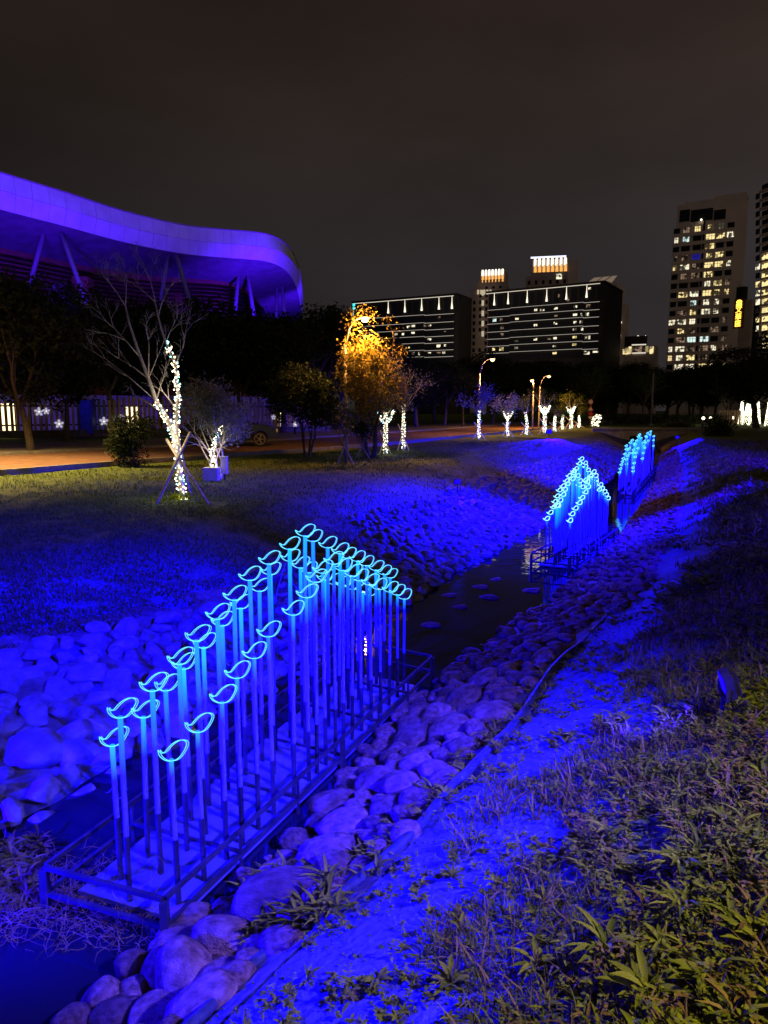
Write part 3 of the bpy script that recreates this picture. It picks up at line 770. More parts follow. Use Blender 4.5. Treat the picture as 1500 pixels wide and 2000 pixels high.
r3a = [(1210, 920), (1212, 913), (1214, 905), (1216, 899), (1218, 893), (1220, 884), (1222, 875), (1224, 868), (1226, 876), (1228, 883), (1231, 872), (1232, 862), (1234, 857), (1237, 864), (1240, 872), (1243, 862), (1246, 866)]
r3b = [(1222, 905), (1224, 895), (1226, 888), (1236, 882), (1238, 876), (1241, 866), (1244, 858), (1247, 850), (1250, 846), (1252, 853), (1255, 862), (1258, 868), (1260, 858), (1262, 849), (1264, 843)]
r3c = [(1235, 919), (1237, 911), (1239, 902), (1241, 890), (1243, 882), (1246, 873), (1254, 893), (1256, 882), (1259, 872), (1262, 862), (1264, 851), (1266, 858), (1270, 846), (1272, 840), (1275, 868), (1276, 857), (1277, 849)]
S3, C3 = sculpture(c3, .25, [(.12, r3a, True), (.5, r3b, False), (.88, r3c, True)],
                   'farthest light sculpture, small cyan zigzag crest near the concrete culvert', RIM3, .1, .5, 6, R(8), 2.0)
# thin wires strung between the reeds of the nearest sculpture
a = MB()
for (p0, p1) in (((558, 1100), (537, 1180)), ((566, 1112), (590, 1160)), ((618, 1130), (636, 1170)), ((400, 1250), (450, 1300)), ((228, 1530), (207, 1548)), ((250, 1540), (232, 1560))):
    A_, B_ = at(*p0, D=6.1 if p0[1] < 1200 else (5.0 if p0[1] < 1400 else 4.2)), at(*p1, D=6.1 if p0[1] < 1200 else (5.0 if p0[1] < 1400 else 4.2))
    mid = (A_ + B_) / 2 - Vector((.02, 0, .03)); a = MB(); a.tube([A_, mid, B_], .0016, 4); a.build('wire', M['pole_metal'], S1)

# blue floods for the stream; those on masts are unseen, added to brighten it
p = hit(1410, 1400)
floodlight(p, (-2.0, 5.4, .0), 2600, 'blue floodlight on the right slope half hidden in weeds', size=85, hgt=.22, scale=.75)
floodlight((-6.9, 5.6, 1.15), (-.6, 4.6, .4), 12000, 'blue floodlight on the left bank beside the boulders', size=80, hgt=.8)
floodlight((-4.9, 1.9, .3), (-.9, 5.6, .1), 44000, 'blue floodlight low on the left bank near the camera', size=46, hgt=1.3)
floodlight((-5.0, 1.1, .35), (.4, 3.7, 1.15), 30000, 'second blue floodlight low on the left bank, turned to the cobbles', size=36, hgt=1.5)
floodlight((6.2, -.6, 1.3), (-3.5, 6.9, .4), 150000, 'added unseen blue floodlight on a tall mast on the right crest', size=38, hgt=5.6)
p = hit(893, 962)
floodlight(p, (4.4, 9.8, .5), 16000, 'small added blue floodlight low on the left bank beside the spiky plant', size=76, hgt=.3, scale=.7)  # added to throw blue on the right slope
floodlight((10.4, 15.8, 1.28), (3.4, 16.6, .1), 170000, 'blue floodlight on the right crest facing the second sculpture', size=56, hgt=3.2)
floodlight((7.4, 2.6, 1.3), (4.0, 14.2, .7), 70000, 'added unseen blue floodlight on a mast aimed along the pool at the second sculpture', size=30, hgt=4.2)
floodlight((12.6, 15.2, 1.28), (9.6, 28.0, .6), 190000, 'added unseen blue floodlight on a mast aimed at the farthest sculpture', size=52, hgt=4.0)
p = hit(1072, 857)
floodlight(p, (13.0, 30.0, .3), 50000, 'small blue floodlight box standing on the far lawn edge', size=110, hgt=.45, scale=1.4)
p = hit(1322, 872)
floodlight(p, (7.6, 29.0, 1.4), 12000, 'blue floodlight on the far right bank near the culvert', size=120, hgt=.6)

# ------------------------------------------------------------------ road, kerbs, pavement
def strip(name, L, Rr, mat, z=0.0, kind='structure'):
    V = []
    for a_, b_ in zip(L, Rr): V += [(a_.x, a_.y, z), (b_.x, b_.y, z)]
    n = len(L); return tag(link(name, npmesh(name, np.array([tuple(v) for v in V]), np.array([(2 * i, 2 * i + 2, 2 * i + 3, 2 * i + 1) for i in range(n - 1)]), mat)), kind=kind)
near = [Vector(p) for p in ((-30, -4, 0), (-18, 8, 0), (-10.65, 19.83, 0), (-8.2, 24.2, 0), (-3.34, 31.0, 0), (0, 36.48, 0), (5.15, 47, 0), (10.1, 56.89, 0), (16, 70, 0), (23.87, 86, 0), (36, 112, 0))]
def offs(P, d):
    out = []
    for i, p in enumerate(P):
        t = (P[min(i + 1, len(P) - 1)] - P[max(i - 1, 0)]).normalized(); out.append(p + Vector((-t.y, t.x, 0)) * d)
    return out
M['asphalt'] = noisy('asphalt', (.085, .045, .03), (.14, .075, .05), 3, .8, .3, 60)
M['kerb'] = noisy('kerb_stone', (.10, .10, .095), (.16, .15, .14), 5, .8, .2, 30)
M['line'] = noisy('road_paint', (.55, .50, .42), (.75, .7, .62), 9, .7)
strip('road', near, offs(near, 7.2), M['asphalt'], 1.262)
strip('road_marking', offs(near, .45), offs(near, .57), M['line'], 1.266)
def kerb(P, w, h, z0, name='kerb'):
    a = MB()
    Q = offs(P, w)
    for i in range(len(P) - 1):
        s_ = [P[i], P[i + 1], Q[i + 1], Q[i]]; a.prism([(v.x, v.y) for v in s_], z0, z0 + h)
    return tag(a.build(name, M['kerb']), kind='structure')
kerb(offs(near, -.16), .16, .24, 1.12); kerb(offs(near, 7.2), .16, .24, 1.12)
M['paving'] = noisy('pavement_slabs', (.10, .085, .075), (.17, .15, .13), 4, .85, .3, 40)
strip('pavement', offs(near, 7.36), offs(near, 14.5), M['paving'], 1.33)

# ------------------------------------------------------------------ trees
def branch(a, rnd, p, d, L, r, depth, tips, spread=.5, droop=0, mi=0, minr=.004, split=(2, 3)):
    n = 4; pts = [p]; rad = [r]
    for k in range(n):
        d = (d + Vector((rnd.gauss(0, .09), rnd.gauss(0, .09), rnd.gauss(0, .06) - droop))).normalized()
        pts.append(pts[-1] + d * L / n); rad.append(max(minr, r * (1 - .4 * (k + 1) / n)))
    a.tube(pts, rad, 6 if r > .03 else 4, mi)
    if depth == 0: tips.append(pts[-1]); return
    for q in range(rnd.randint(*split)):
        i = rnd.choice((2, 3, 4)) if q else 4
        az = rnd.uniform(0, 6.283); e_ = d.orthogonal().normalized(); e_.rotate(Matrix.Rotation(az, 3, d))
        nd = (d + e_ * spread * rnd.uniform(.6, 1.3)).normalized()
        branch(a, rnd, pts[i], nd, L * rnd.uniform(.6, .82), rad[i] * .68, depth - 1, tips, spread, droop, mi, minr, split)
    if rnd.random() < .5: tips.append(pts[-1])
def leaves_np(centers, per, sig, size, aspect=.45):
    n = len(centers) * per; C = np.repeat(np.array(centers), per, 0) + nr.normal(0, 1, (n, 3)) * np.array(sig)
    u = nr.normal(0, 1, (n, 3)); u /= np.linalg.norm(u, axis=1, keepdims=True); w = nr.normal(0, 1, (n, 3)); w -= (w * u).sum(1, keepdims=True) * u; w /= np.linalg.norm(w, axis=1, keepdims=True)
    s_ = size * nr.uniform(.6, 1.35, (n, 1))
    V = np.stack([C - u * s_ * .5, C + w * s_ * aspect * .5, C + u * s_ * .5, C - w * s_ * aspect * .5], 1).reshape(-1, 3)
    return V, np.arange(n * 4).reshape(-1, 4)
def crown_centers(rnd, n, rx, ry, rz, cz, hollow=.35, lumps=9):
    L = []
    for _ in range(lumps):
        v = Vector((rnd.gauss(0, 1), rnd.gauss(0, 1), rnd.gauss(0, 1))).normalized(); L.append((v * rnd.uniform(.35, .72), rnd.uniform(.28, .5)))
    out = []
    while len(out) < n:
        c, r = rnd.choice(L); v = Vector((rnd.gauss(0, 1), rnd.gauss(0, 1), rnd.gauss(0, 1))).normalized() * r * (hollow + (1 - hollow) * rnd.random() ** .4)
        q = c + v; out.append((q.x * rx, q.y * ry, cz + q.z * rz))
    return out
def tree_meshes(seed, H, rx, rz, trunk_h, r0, nclump, per, sig, size, bark, leaf, stems=1, spread=.45, lumps=9):
    rnd = random.Random(seed); a = MB(); tips = []
    for s_ in range(stems):
        az = rnd.uniform(0, 6.28) if stems > 1 else 0
        d = Vector((math.cos(az) * .25, math.sin(az) * .25, 1)).normalized() if stems > 1 else Vector((rnd.gauss(0, .05), rnd.gauss(0, .05), 1)).normalized()
        p = Vector((math.cos(az) * r0 * .8, math.sin(az) * r0 * .8, 0)) if stems > 1 else Vector((0, 0, 0))
        pts = [p - Vector((0, 0, .15))]; rad = [r0 * 1.25]
        for k in range(4):
            d = (d + Vector((rnd.gauss(0, .06), rnd.gauss(0, .06), .05))).normalized(); pts.append(pts[-1] + d * trunk_h / 4); rad.append(r0 * (1 - .1 * k))
        a.tube(pts, rad, 8)
        for q in range(4 if stems == 1 else 2):
            az2 = rnd.uniform(0, 6.28); nd = Vector((math.cos(az2) * spread, math.sin(az2) * spread, .9)).normalized()
            branch(a, rnd, pts[-1] - Vector((0, 0, rnd.uniform(0, .2) * trunk_h)), nd, (H - trunk_h) * .42, r0 * .55, 2, tips, .5)
    tr = a.mesh('trunk', bark, smooth=True)
    cz = H - rz; C = crown_centers(rnd, nclump, rx, rx, rz, cz, lumps=lumps)
    C += [tuple(t) for t in tips if t.z > trunk_h and (t.x / rx) ** 2 + (t.y / rx) ** 2 + ((t.z - cz) / rz) ** 2 < 1.1]
    V, Fc = leaves_np(C, per, sig, size)
    return tr, npmesh('crown', V, Fc, leaf)
def plant_tree(meshes, loc, label, cat='tree', group=None, name='tree', rz=0, sc=1.0, sz=None):
    t = thing(name, loc, label, cat, group)
    t.rotation_euler.z = rz; t.scale = (sc, sc, sz or sc)
    link('trunk', meshes[0], t); link('crown', meshes[1], t); return t
BGT = [tree_meshes(100 + i, 8.0, (2.6, 3.0, 2.4, 3.2)[i], (2.9, 2.7, 3.1, 2.5)[i], 2.6, .16, 380, 26, (.24, .24, .2), .25, M['bark'], M['leaf_dark'], lumps=12) for i in range(4)]
BGW = [tree_meshes(140 + i, 7.0, 2.4, 2.0, 2.6, .12, 90, 14, (.22, .22, .18), .16, M['bark'], M['leaf_mid'], lumps=8) for i in range(2)]
def bg(px, py_base, top_py, label, k, wid=None, pool=BGT, H0=8.0, grp='dark trees beyond the road', D=None, name='tree'):
    p = at(px, py_base, z=1.2) if D is None else at(px, 800, D=D); p.z = 1.2
    topz = at(px, top_py, D=p.y).z; s_ = (topz - 1.2) / H0
    sx = s_ if wid is None else (wid * p.y / F) / (2 * (2.6, 3.0, 2.4, 3.2)[k] if pool is BGT else 4.8)
    return plant_tree(pool[k], (p.x, p.y, 1.2), label, 'tree', grp, name, rng.uniform(0, 6.28), sx, s_)
bg(62, 885, 525, 'dark tree at the left edge in front of the pale fence', 0, 250)
bg(128, 862, 590, 'slim dark tree between the left edge tree and the blue cabin', 2, 150)
bg(215, 850, 560, 'dark tree rising behind the leafless lit tree, under the canopy', 1, 230)
bg(318, 850, 580, 'dark tree behind the forked stem of the leafless tree', 3, 200)
bg(400, 848, 600, 'dark tree behind the grey leaved lit shrub tree', 0, 170)
bg(468, 850, 588, 'tallest dark tree right of the slanted columns', 1, 260)
bg(555, 848, 610, 'dark tree behind the round glossy tree', 2, 190)
bg(622, 842, 590, 'dark tree left of the orange lit tree', 3, 160)
bg(668, 838, 610, 'dark tree directly behind the orange lit tree, left half', 1, 140)
bg(745, 834, 650, 'dark tree behind the orange lit tree, right half', 0, 160)
bg(815, 836, 690, 'dark tree below the first dark office block', 2, 150)
bg(868, 834, 700, 'dark tree left of the nearest single street lamp', 3, 130)
bg(905, 835, 712, 'small warm tinted tree at the roadside left of the single street lamp', 0, 80, BGW[0:1] * 4, 7.0)
bg(962, 830, 690, 'dark tree right behind the single street lamp', 1, 130)
bg(1010, 826, 692, 'dark tree behind the pair of street lamps, left side', 2, 120)
bg(1062, 824, 700, 'dark tree between the pair of street lamps and the signs', 0, 120)
bg(1108, 826, 705, 'dark tree left of the forked tree behind the road signs', 3, 110)
bg(1150, 830, 700, 'forked pale stemmed tree behind the round road sign', 1, 90, [BGW[0], BGW[1]], 7.0)
bg(1200, 822, 706, 'dark tree right of the road signs', 2, 120)
bg(1255, 828, 700, 'dark tree standing beside the tall plain pole', 1, 90, [BGW[0], BGW[1]], 7.0)
bg(1300, 820, 722, 'low dark tree below the left side of the tall apartment tower', 0, 120)
bg(1348, 820, 716, 'dark tree below the middle of the tall apartment tower', 3, 110)
bg(1395, 822, 712, 'dark tree below the lit vertical sign', 1, 120)
bg(1420, 826, 735, 'leaning bare stemmed tree before the wooden screen', 0, 90, BGW, 7.0)
bg(1478, 836, 655, 'big dark tree at the right edge above the cone lights', 2, 180)
bg(1535, 850, 640, 'dark tree cut by the right edge of the picture', 1, 200)
for i, (px, t_, D_) in enumerate([(20, 560, 58), (150, 600, 62), (270, 610, 60), (360, 590, 63), (500, 600, 66), (590, 600, 68), (700, 640, 95), (790, 690, 98), (850, 700, 100), (930, 702, 105), (990, 700, 104), (1035, 703, 106), (1085, 700, 110), (1130, 705, 108), (1180, 704, 112), (1230, 704, 110), (1275, 716, 112), (1325, 712, 108), (1372, 718, 110), (1425, 705, 105)]):
    LB = ['behind the left edge tree and fence', 'behind the fence left of the leafless tree', 'behind the leafless tree, farther row', 'behind the grey shrub tree, farther row', 'farther row below the canopy end', 'farther row right below the canopy tip',
          'farther row under the left office block corner', 'farther row under the middle of the left office block', 'farther row under the right end of the left office block', 'farther row behind the single street lamp', 'farther row under the left part of the wide office block', 'farther row behind the left lamp of the pair',
          'farther row behind the right lamp of the pair', 'farther row under the right part of the wide office block', 'farther row below the pale slab end of the office block', 'farther row below the small lit penthouse', 'farther row beside the plain pole', 'farther row at the foot of the apartment tower', 'farther row under the apartment tower right side', 'farther row below the yellow sign'][i]
    bg(px, 0, t_, 'dark tree ' + LB, i % 4, 130 if D_ > 80 else 200, D=D_, grp='farther row of dark trees')

# rounded trees and bushes on the lawn
def place(px, py, m, label, name='tree', cat='tree', sc=1, rz=0): 
    p = hit(px, py); return plant_tree(m, (p.x, p.y, p.z - .03), label, cat, None, name, rz, sc)
def size_at(px, py, dpx): return dpx * hit(px, py).y / F
h_ = size_at(600, 892, 190); w_ = size_at(600, 892, 84)
T3 = tree_meshes(31, h_, w_, h_ * .43, h_ * .28, .05, 620, 20, (.10, .10, .08), .12, M['bark'], M['leaf_dark'], stems=4, spread=.3, lumps=10)
place(600, 892, T3, 'round glossy leaved multi stem tree left of the orange lit tree')
h_ = size_at(262, 912, 118); w_ = size_at(262, 912, 56)
T4 = tree_meshes(32, h_, w_, h_ * .5, h_ * .14, .04, 380, 18, (.07, .07, .06), .09, M['bark'], M['leaf_dark'], stems=2, spread=.3, lumps=9)
place(262, 912, T4, 'dark bushy shrub on the lawn left of the leafless lit tree', 'shrub', 'shrub')
h_ = size_at(426, 936, 220); w_ = size_at(426, 936, 76)
T2 = tree_meshes(33, h_, w_, h_ * .36, h_ * .25, .045, 520, 13, (.12, .12, .10), .08, M['palebark'], M['leaf_pale'], stems=4, spread=.55, lumps=9)
tree2 = place(426, 936, T2, 'grey leaved spreading tree with string lights and white box at its foot')

# the big tree lit orange by the street lamp
pO = at(727, 893, z=1.2); dO = pO.y
hO = at(738, 608, D=dO).z - 1.2; wO = 74 * dO / F
T5 = tree_meshes(34, hO, wO, hO * .44, hO * .24, .10, 700, 18, (.14, .14, .11), .12, M['bark'], M['leaf_yellow'], stems=2, spread=.5, lumps=14)
plant_tree(T5, (pO.x, pO.y, 1.2), 'tall tree glowing orange under the street lamp beside the road', 'tree')

# ------------------------------------------------------------------ string lights
def winding(path, rad, turns, n, seed, rb, jit=.02):
    """bulbs wound round a stem path"""
    rnd = random.Random(seed); P = [Vector(p) for p in path]; out = []
    seg = [0]
    for i in range(1, len(P)): seg.append(seg[-1] + (P[i] - P[i - 1]).length)
    for k in range(n):
        s_ = seg[-1] * min(.999, max(0, (k + rnd.gauss(0, 2.2)) / n))
        i = max(j for j in range(len(P) - 1) if seg[j] <= s_); t = (s_ - seg[i]) / max(1e-6, seg[i + 1] - seg[i])
        c = P[i].lerp(P[i + 1], t); d = (P[i + 1] - P[i]).normalized(); u = d.orthogonal().normalized(); w = d.cross(u)
        a_ = 2 * math.pi * turns * k / n + rnd.gauss(0, .9); rr = rad * (1 - .3 * k / n) + rnd.uniform(0, jit) * (2 if rnd.random() < .3 else 1)
        out.append(c + (u * math.cos(a_) + w * math.sin(a_)) * rr)
    return out
def string_lights(runs, base, label, rb, power, cold=.25, seed=1, psoft=.25, warm='warm_bulb', pz=.5, group=None):
    rnd = random.Random(seed); t = thing('string_lights', base, label, 'string lights', group or 'string lights wound round the trees')
    c = MB(); b = MB()
    for path, rad, turns, n in runs:
        pts = winding(path, rad, turns, n, seed + n, rb)
        c.tube(sorted(pts, key=lambda q_: q_.z), rb * .2, 3, 0)
        for q in pts: b.ball(q, rb * rnd.uniform(.6, 1.25), 1, 1 if rnd.random() < cold else 0)
    c.build('cable', M['cable'], t)
    tag(b.build('bulb', [M[warm], M['cool_bulb']], t), kind='stuff')
    # the light the bulbs throw together
    for path, rad, turns, n in runs:
        mid = (Vector(path[0]) + Vector(path[-1])) / 2
        point(Vector(path[0]) + Vector((0, -rad * 2.5 - .1, .25 * pz)), power * .5, (1, .9, .55), psoft)
        point(mid + Vector((0, -rad * 2.5 - .12, 0)), power * .5, (1, .88, .6), psoft)
    return t
def stake_set(base, w, h, top, label, grp='timber tree props', r=.03):
    t = thing('tree_prop', base, label, 'tree prop', grp); b = Vector(base)
    for (dx, dy, ex, ey, ez) in ((-w, -.12, w * .35, .08, h), (w, -.15, -w * .8, .06, h * .92), (.05, w * .9, .02, -w * .25, h * .95)):
        a = MB(); a.tube([b + Vector((dx, dy, -.1)), b + Vector((ex, ey, ez))], [r, r * .85], 7); a.build('stake', M['stake'], t)
    return t

# near leafless tree (forked) with its lights and crossed stakes
B0 = hit(357, 975); dB = B0.y
def P_(px, py, dd=0): return at(px, py, D=dB + dd)
tn = thing('bare_tree', B0, 'leafless forked tree wound with bright string lights, nearest on the lawn', 'tree')
a = MB(); tips = []; rnd = random.Random(5)
stemL = [P_(358, 982), P_(352, 930), P_(346, 880), P_(338, 845), P_(322, 810), P_(305, 783), P_(290, 740), P_(275, 700), P_(263, 665), P_(252, 630), P_(245, 598)]
stemR = [P_(344, 868), P_(345, 830, .05), P_(345, 800, .08), P_(348, 770, .1), P_(345, 735, .1), P_(343, 715, .12), P_(335, 692, .1), P_(324, 668, .1), P_(316, 645, .1), P_(309, 618, .05), P_(303, 590)]
a.tube(stemL, [.062, .058, .055, .05, .045, .04, .036, .032, .027, .021, .016], 9)
a.tube(stemR, [.045, .04, .036, .034, .032, .03, .027, .024, .02, .016, .012], 8)
a.build('trunk', M['palebark'], tn, True)
a = MB()
def B_(p0, p1, r, depth=2, L=None, spread=.55):
    d = (p1 - p0); a.tube([p0, p0.lerp(p1, .5) + Vector((0, rnd.uniform(-.05, .05), .02)), p1], [r, r * .85, r * .7], 5)
    for q in range(3):
        nd = (d.normalized() + Vector((rnd.gauss(0, .4), rnd.gauss(0, .4), rnd.uniform(0, .5)))).normalized()
        branch(a, rnd, p1 if q else p0.lerp(p1, .6), nd, (L or d.length * .6), r * .6, depth, tips, spread, -.01, 0, .0028, (2, 3))
B_(stemL[10], P_(212, 550), .013, 2, .32); B_(stemL[10], P_(248, 545), .011, 2, .28)
B_(stemL[7], P_(222, 640, -.1), .014, 2, .34); B_(stemL[6], P_(232, 700, .1), .014, 2, .34); B_(stemL[5], P_(205, 700), .010, 2, .26)
B_(stemL[6], P_(290, 665, -.1), .015, 2, .32); B_(stemL[6], P_(318, 672, .2), .009, 1, .25)
B_(stemR[10], P_(292, 545), .012, 2, .33); B_(stemR[9], P_(325, 570, -.1), .010, 2, .25); B_(stemR[10], P_(268, 560, .1), .010, 2, .28)
B_(stemR[7], P_(340, 632, .1), .010, 2, .25); B_(stemR[5], P_(357, 680, .1), .015, 1, .2); B_(P_(357, 680, .1), P_(362, 650, .1), .012, 2, .28)
B_(stemR[2], P_(318, 765, -.1), .012, 1, .25); B_(stemL[5], P_(322, 725, .15), .010, 2, .22)
B_(stemL[4], P_(262, 770, .1), .008, 1, .2)
a.build('branch', M['palebark'], tn, True)
V, Fc = leaves_np([tuple(t - B0) for t in tips], 3, (.05, .05, .05), .035); 
link('twig_leaves', npmesh('twig_leaves', V, Fc, M['leaf_pale']), tn)
string_lights([(stemL[:6], .07, 22, 170), (stemR[:8], .05, 20, 130)], B0, 'dense warm and teal string lights on the nearest forked tree', .0145, 26, .3, 3)
# stakes drawn from the photograph: two crossed, one behind
t = thing('tree_prop', hit(357, 978), 'three crossed timber stakes propping the nearest forked tree', 'tree prop', 'timber tree props')
for (p0, p1, d0, d1) in (((303, 986), (372, 844), -.35, .1), ((408, 984), (325, 858), -.35, .1), ((372, 958), (347, 850), .8, .0)):
    q0 = hit(*p0) if d0 < 0 else at(p0[0], p0[1], D=dB + d0); q1 = at(p1[0], p1[1], D=dB + d1 - .12)
    if d0 >= 0: q0.z = 1.15
    a = MB(); a.tube([q0 - Vector((0, 0, .03)), q1], [.034, .028], 8); a.build('stake', M['stake'], t)
a = MB(); a.tube([P_(342, 893, -.12), P_(350, 896, -.16), P_(358, 898, -.12), P_(351, 893, .1)], .012, 6, closed=True); a.build('binding', M['cable'], t)
# tuft at the foot
it = [(B0.x + rng.gauss(0, .12), B0.y + rng.gauss(-.1, .1), B0.z, rng.uniform(.8, 1.6), rng.uniform(0, 6.28), rng.choice((0, 2, 4))) for _ in range(26)]
instances('weeds', it, WT, M['weed'], 'bright tuft of grass at the foot of the forked tree', 'weeds')

# second lit tree: lights on its stems, white box and blue box at the foot
B2 = hit(426, 936); d2 = B2.y; Q = lambda px, py, dd=0: at(px, py, D=d2 + dd)
string_lights([([Q(420, 918, -.12), Q(416, 895, -.12), Q(413, 880, -.1), Q(420, 860, -.1), Q(430, 842, -.1), Q(434, 832, -.1)], .05, 14, 95)], B2, 'string lights on the stems of the grey leaved tree', .017, 26, .25, 7)
t = thing('utility_box', B2 + Vector((-.08, -.35, 0)), 'open white box standing at the foot of the grey leaved tree', 'box')
a = MB(); c = B2 + Vector((-.08, -.35, 0)); s_ = .36
M['boxpaint'] = noisy('box_paint', (.26, .24, .21), (.34, .31, .27), 6, .6)
for (dx, dy, sx, sy) in ((-.17, 0, .02, .36), (.17, 0, .02, .36), (0, -.17, .32, .02), (0, .17, .32, .02)): a.box(c + Vector((dx, dy, .17)), (sx, sy, .34))
a.build('wall', M['boxpaint'], t)
a = MB(); a.box(c + Vector((0, 0, .30)), (.315, .315, .02)); a.build('lid', M['boxpaint'], t)
t = thing('power_cabinet', B2 + Vector((.24, -.3, 0)), 'small blue lit power cabinet on a leg beside the white box', 'cabinet'); c = B2 + Vector((.24, -.3, 0))
a = MB(); a.box(c + Vector((0, 0, .38)), (.16, .12, .42)); a.build('housing', M['boxpaint'], t)
a = MB(); a.box(c + Vector((0, 0, .60)), (.19, .15, .025)); a.build('lid', M['boxpaint'], t)
a = MB(); a.tube([c, c + Vector((0, 0, .18))], .02, 8); a.build('leg', M['steel'], t)

# wrapped trees and other lit trees
def wrapped(px, py, top, label, kind=0, rad=.06, bulbs=110, fork=False, seed=1, foliage=False, pw=10, rb=.021, stakes=True, slabel=None):
    b = hit(px, py); D_ = b.y; q = lambda x, y, dd=0: at(x, y, D=D_ + dd)
    rnd = random.Random(seed); H = (py - top)
    t = thing('young_tree', b, label, 'tree', 'young trees wrapped in lights')
    mid = q(px + rnd.uniform(-2, 2), py - H * .5); tp = q(px + rnd.uniform(-2, 2), top)
    a = MB(); a.tube([b - Vector((0, 0, .08)), mid, tp], [rad, rad * .85, rad * .6], 8)
    runs = [([b + Vector((0, 0, .05)), mid, tp], rad * 1.1, 16, bulbs)]
    tips = []
    if fork:
        for sx in (-1, 1):
            e1 = q(px + sx * H * .09, top + H * .18); e2 = q(px + sx * H * .2, top - H * .06); a.tube([mid.lerp(tp, .5), e1, e2], [rad * .6, rad * .5, rad * .4], 6)
            runs.append(([mid.lerp(tp, .5), e1, e2], rad * .7, 7, bulbs // 3))
    for _ in range(4): branch(a, rnd, mid.lerp(tp, rnd.uniform(.6, 1)), Vector((rnd.gauss(0, .5), rnd.gauss(0, .5), 1)).normalized(), H * D_ / F * .36, rad * .35, 2, tips, .5, 0, 0, .006)
    a.build('trunk', M['palebark'], t, True)
    if tips:
        V, Fc = leaves_np([tuple(x - b) for x in tips], 26 if foliage else 16, (.2, .2, .18), .10 if D_ < 35 else .15); link('crown', npmesh('crown', V, Fc, M['leaf_pale'] if foliage else M['leaf_mid']), t)
    if foliage:
        V, Fc = leaves_np([tuple(tp - b + Vector((rnd.gauss(0, .18), rnd.gauss(0, .18), rnd.gauss(.1, .22)))) for _ in range(22)], 14, (.08, .08, .08), .11)
        link('foliage', npmesh('foliage', V, Fc, M['leaf_pale']), t)
    string_lights(runs, b, slabel or ('string lights on the ' + label.split(' tree')[0] + ' tree'), rb, pw, .15, seed, .3, 'white_bulb', 1.0)
    if stakes: stake_set(b, .28 * max(1, D_ / 30), H * D_ / F * .62, None, 'timber props of the ' + label.split(' tree')[0] + ' tree', r=.022 * max(1, D_ / 28))
    return t
wrapped(753, 887, 806, 'forked wrapped tree left of its twin, nearest the orange lit crown', fork=True, seed=11, rad=.07, bulbs=150, rb=.017, slabel='string lights on the left one of the two nearest wrapped trees')
wrapped(788, 880, 790, 'leafy wrapped tree right of its twin beside the orange lit crown', seed=12, rad=.06, bulbs=150, foliage=True, rb=.017, slabel='string lights on the right one of the two nearest wrapped trees')
wrapped(936, 858, 800, 'wrapped tree with a leafy ball top at the street lamp pole', seed=13, foliage=True, slabel='string lights on the ball topped tree at the lamp pole')
wrapped(992, 853, 806, 'wrapped wide crowned tree right of the ball topped one', seed=14, fork=True, foliage=True, slabel='string lights on the wide crowned tree right of the lamp pole')
wrapped(1028, 850, 806, 'slim wrapped tree left of the pair of street lamps', seed=15, rad=.07, slabel='string lights on the slim tree left of the paired lamps')
wrapped(1064, 847, 795, 'tall forked wrapped tree right of the pair of street lamps', seed=16, rad=.1, fork=True, bulbs=150, rb=.028, slabel='string lights on the tall forked tree by the paired lamps')
wrapped(1083, 843, 812, 'short wrapped tree between two taller wrapped ones', seed=17, rad=.09, rb=.026, slabel='string lights on the short tree between two taller ones')
wrapped(1099, 840, 810, 'narrow wrapped tree left of the brightest small one', seed=18, rad=.09, rb=.026, slabel='string lights on the narrow staked tree')
wrapped(1115, 838, 797, 'brightest small wrapped tree with raised forks in the far row', seed=19, rad=.12, fork=True, bulbs=140, rb=.03, slabel='string lights on the far tree with raised forks')
wrapped(1130, 836, 812, 'last wrapped tree of the far row before the road signs', seed=20, rad=.09, rb=.028, slabel='string lights on the last tree before the road signs')

# young unlit trees with stakes
def young(px, py, top, w, label, seed):
    b = hit(px, py); D_ = b.y; H = (py - top) * D_ / F
    m = tree_meshes(seed, H, w * D_ / F, H * .32, H * .4, .025, 60, 12, (.08, .08, .07), .08, M['bark'], M['leaf_dark'], lumps=6)
    plant_tree(m, (b.x, b.y, b.z - .02), label, 'tree', 'young unlit trees', 'young_tree')
    stake_set(b, .3, H * .5, None, 'timber props of the ' + label.split(' at the')[0].split(' between')[0])
young(676, 906, 780, 22, 'thin unlit young tree at the lamp post left of the lit pair', 61)
young(709, 894, 812, 26, 'low unlit young tree between the lamp post and the lit pair', 62)

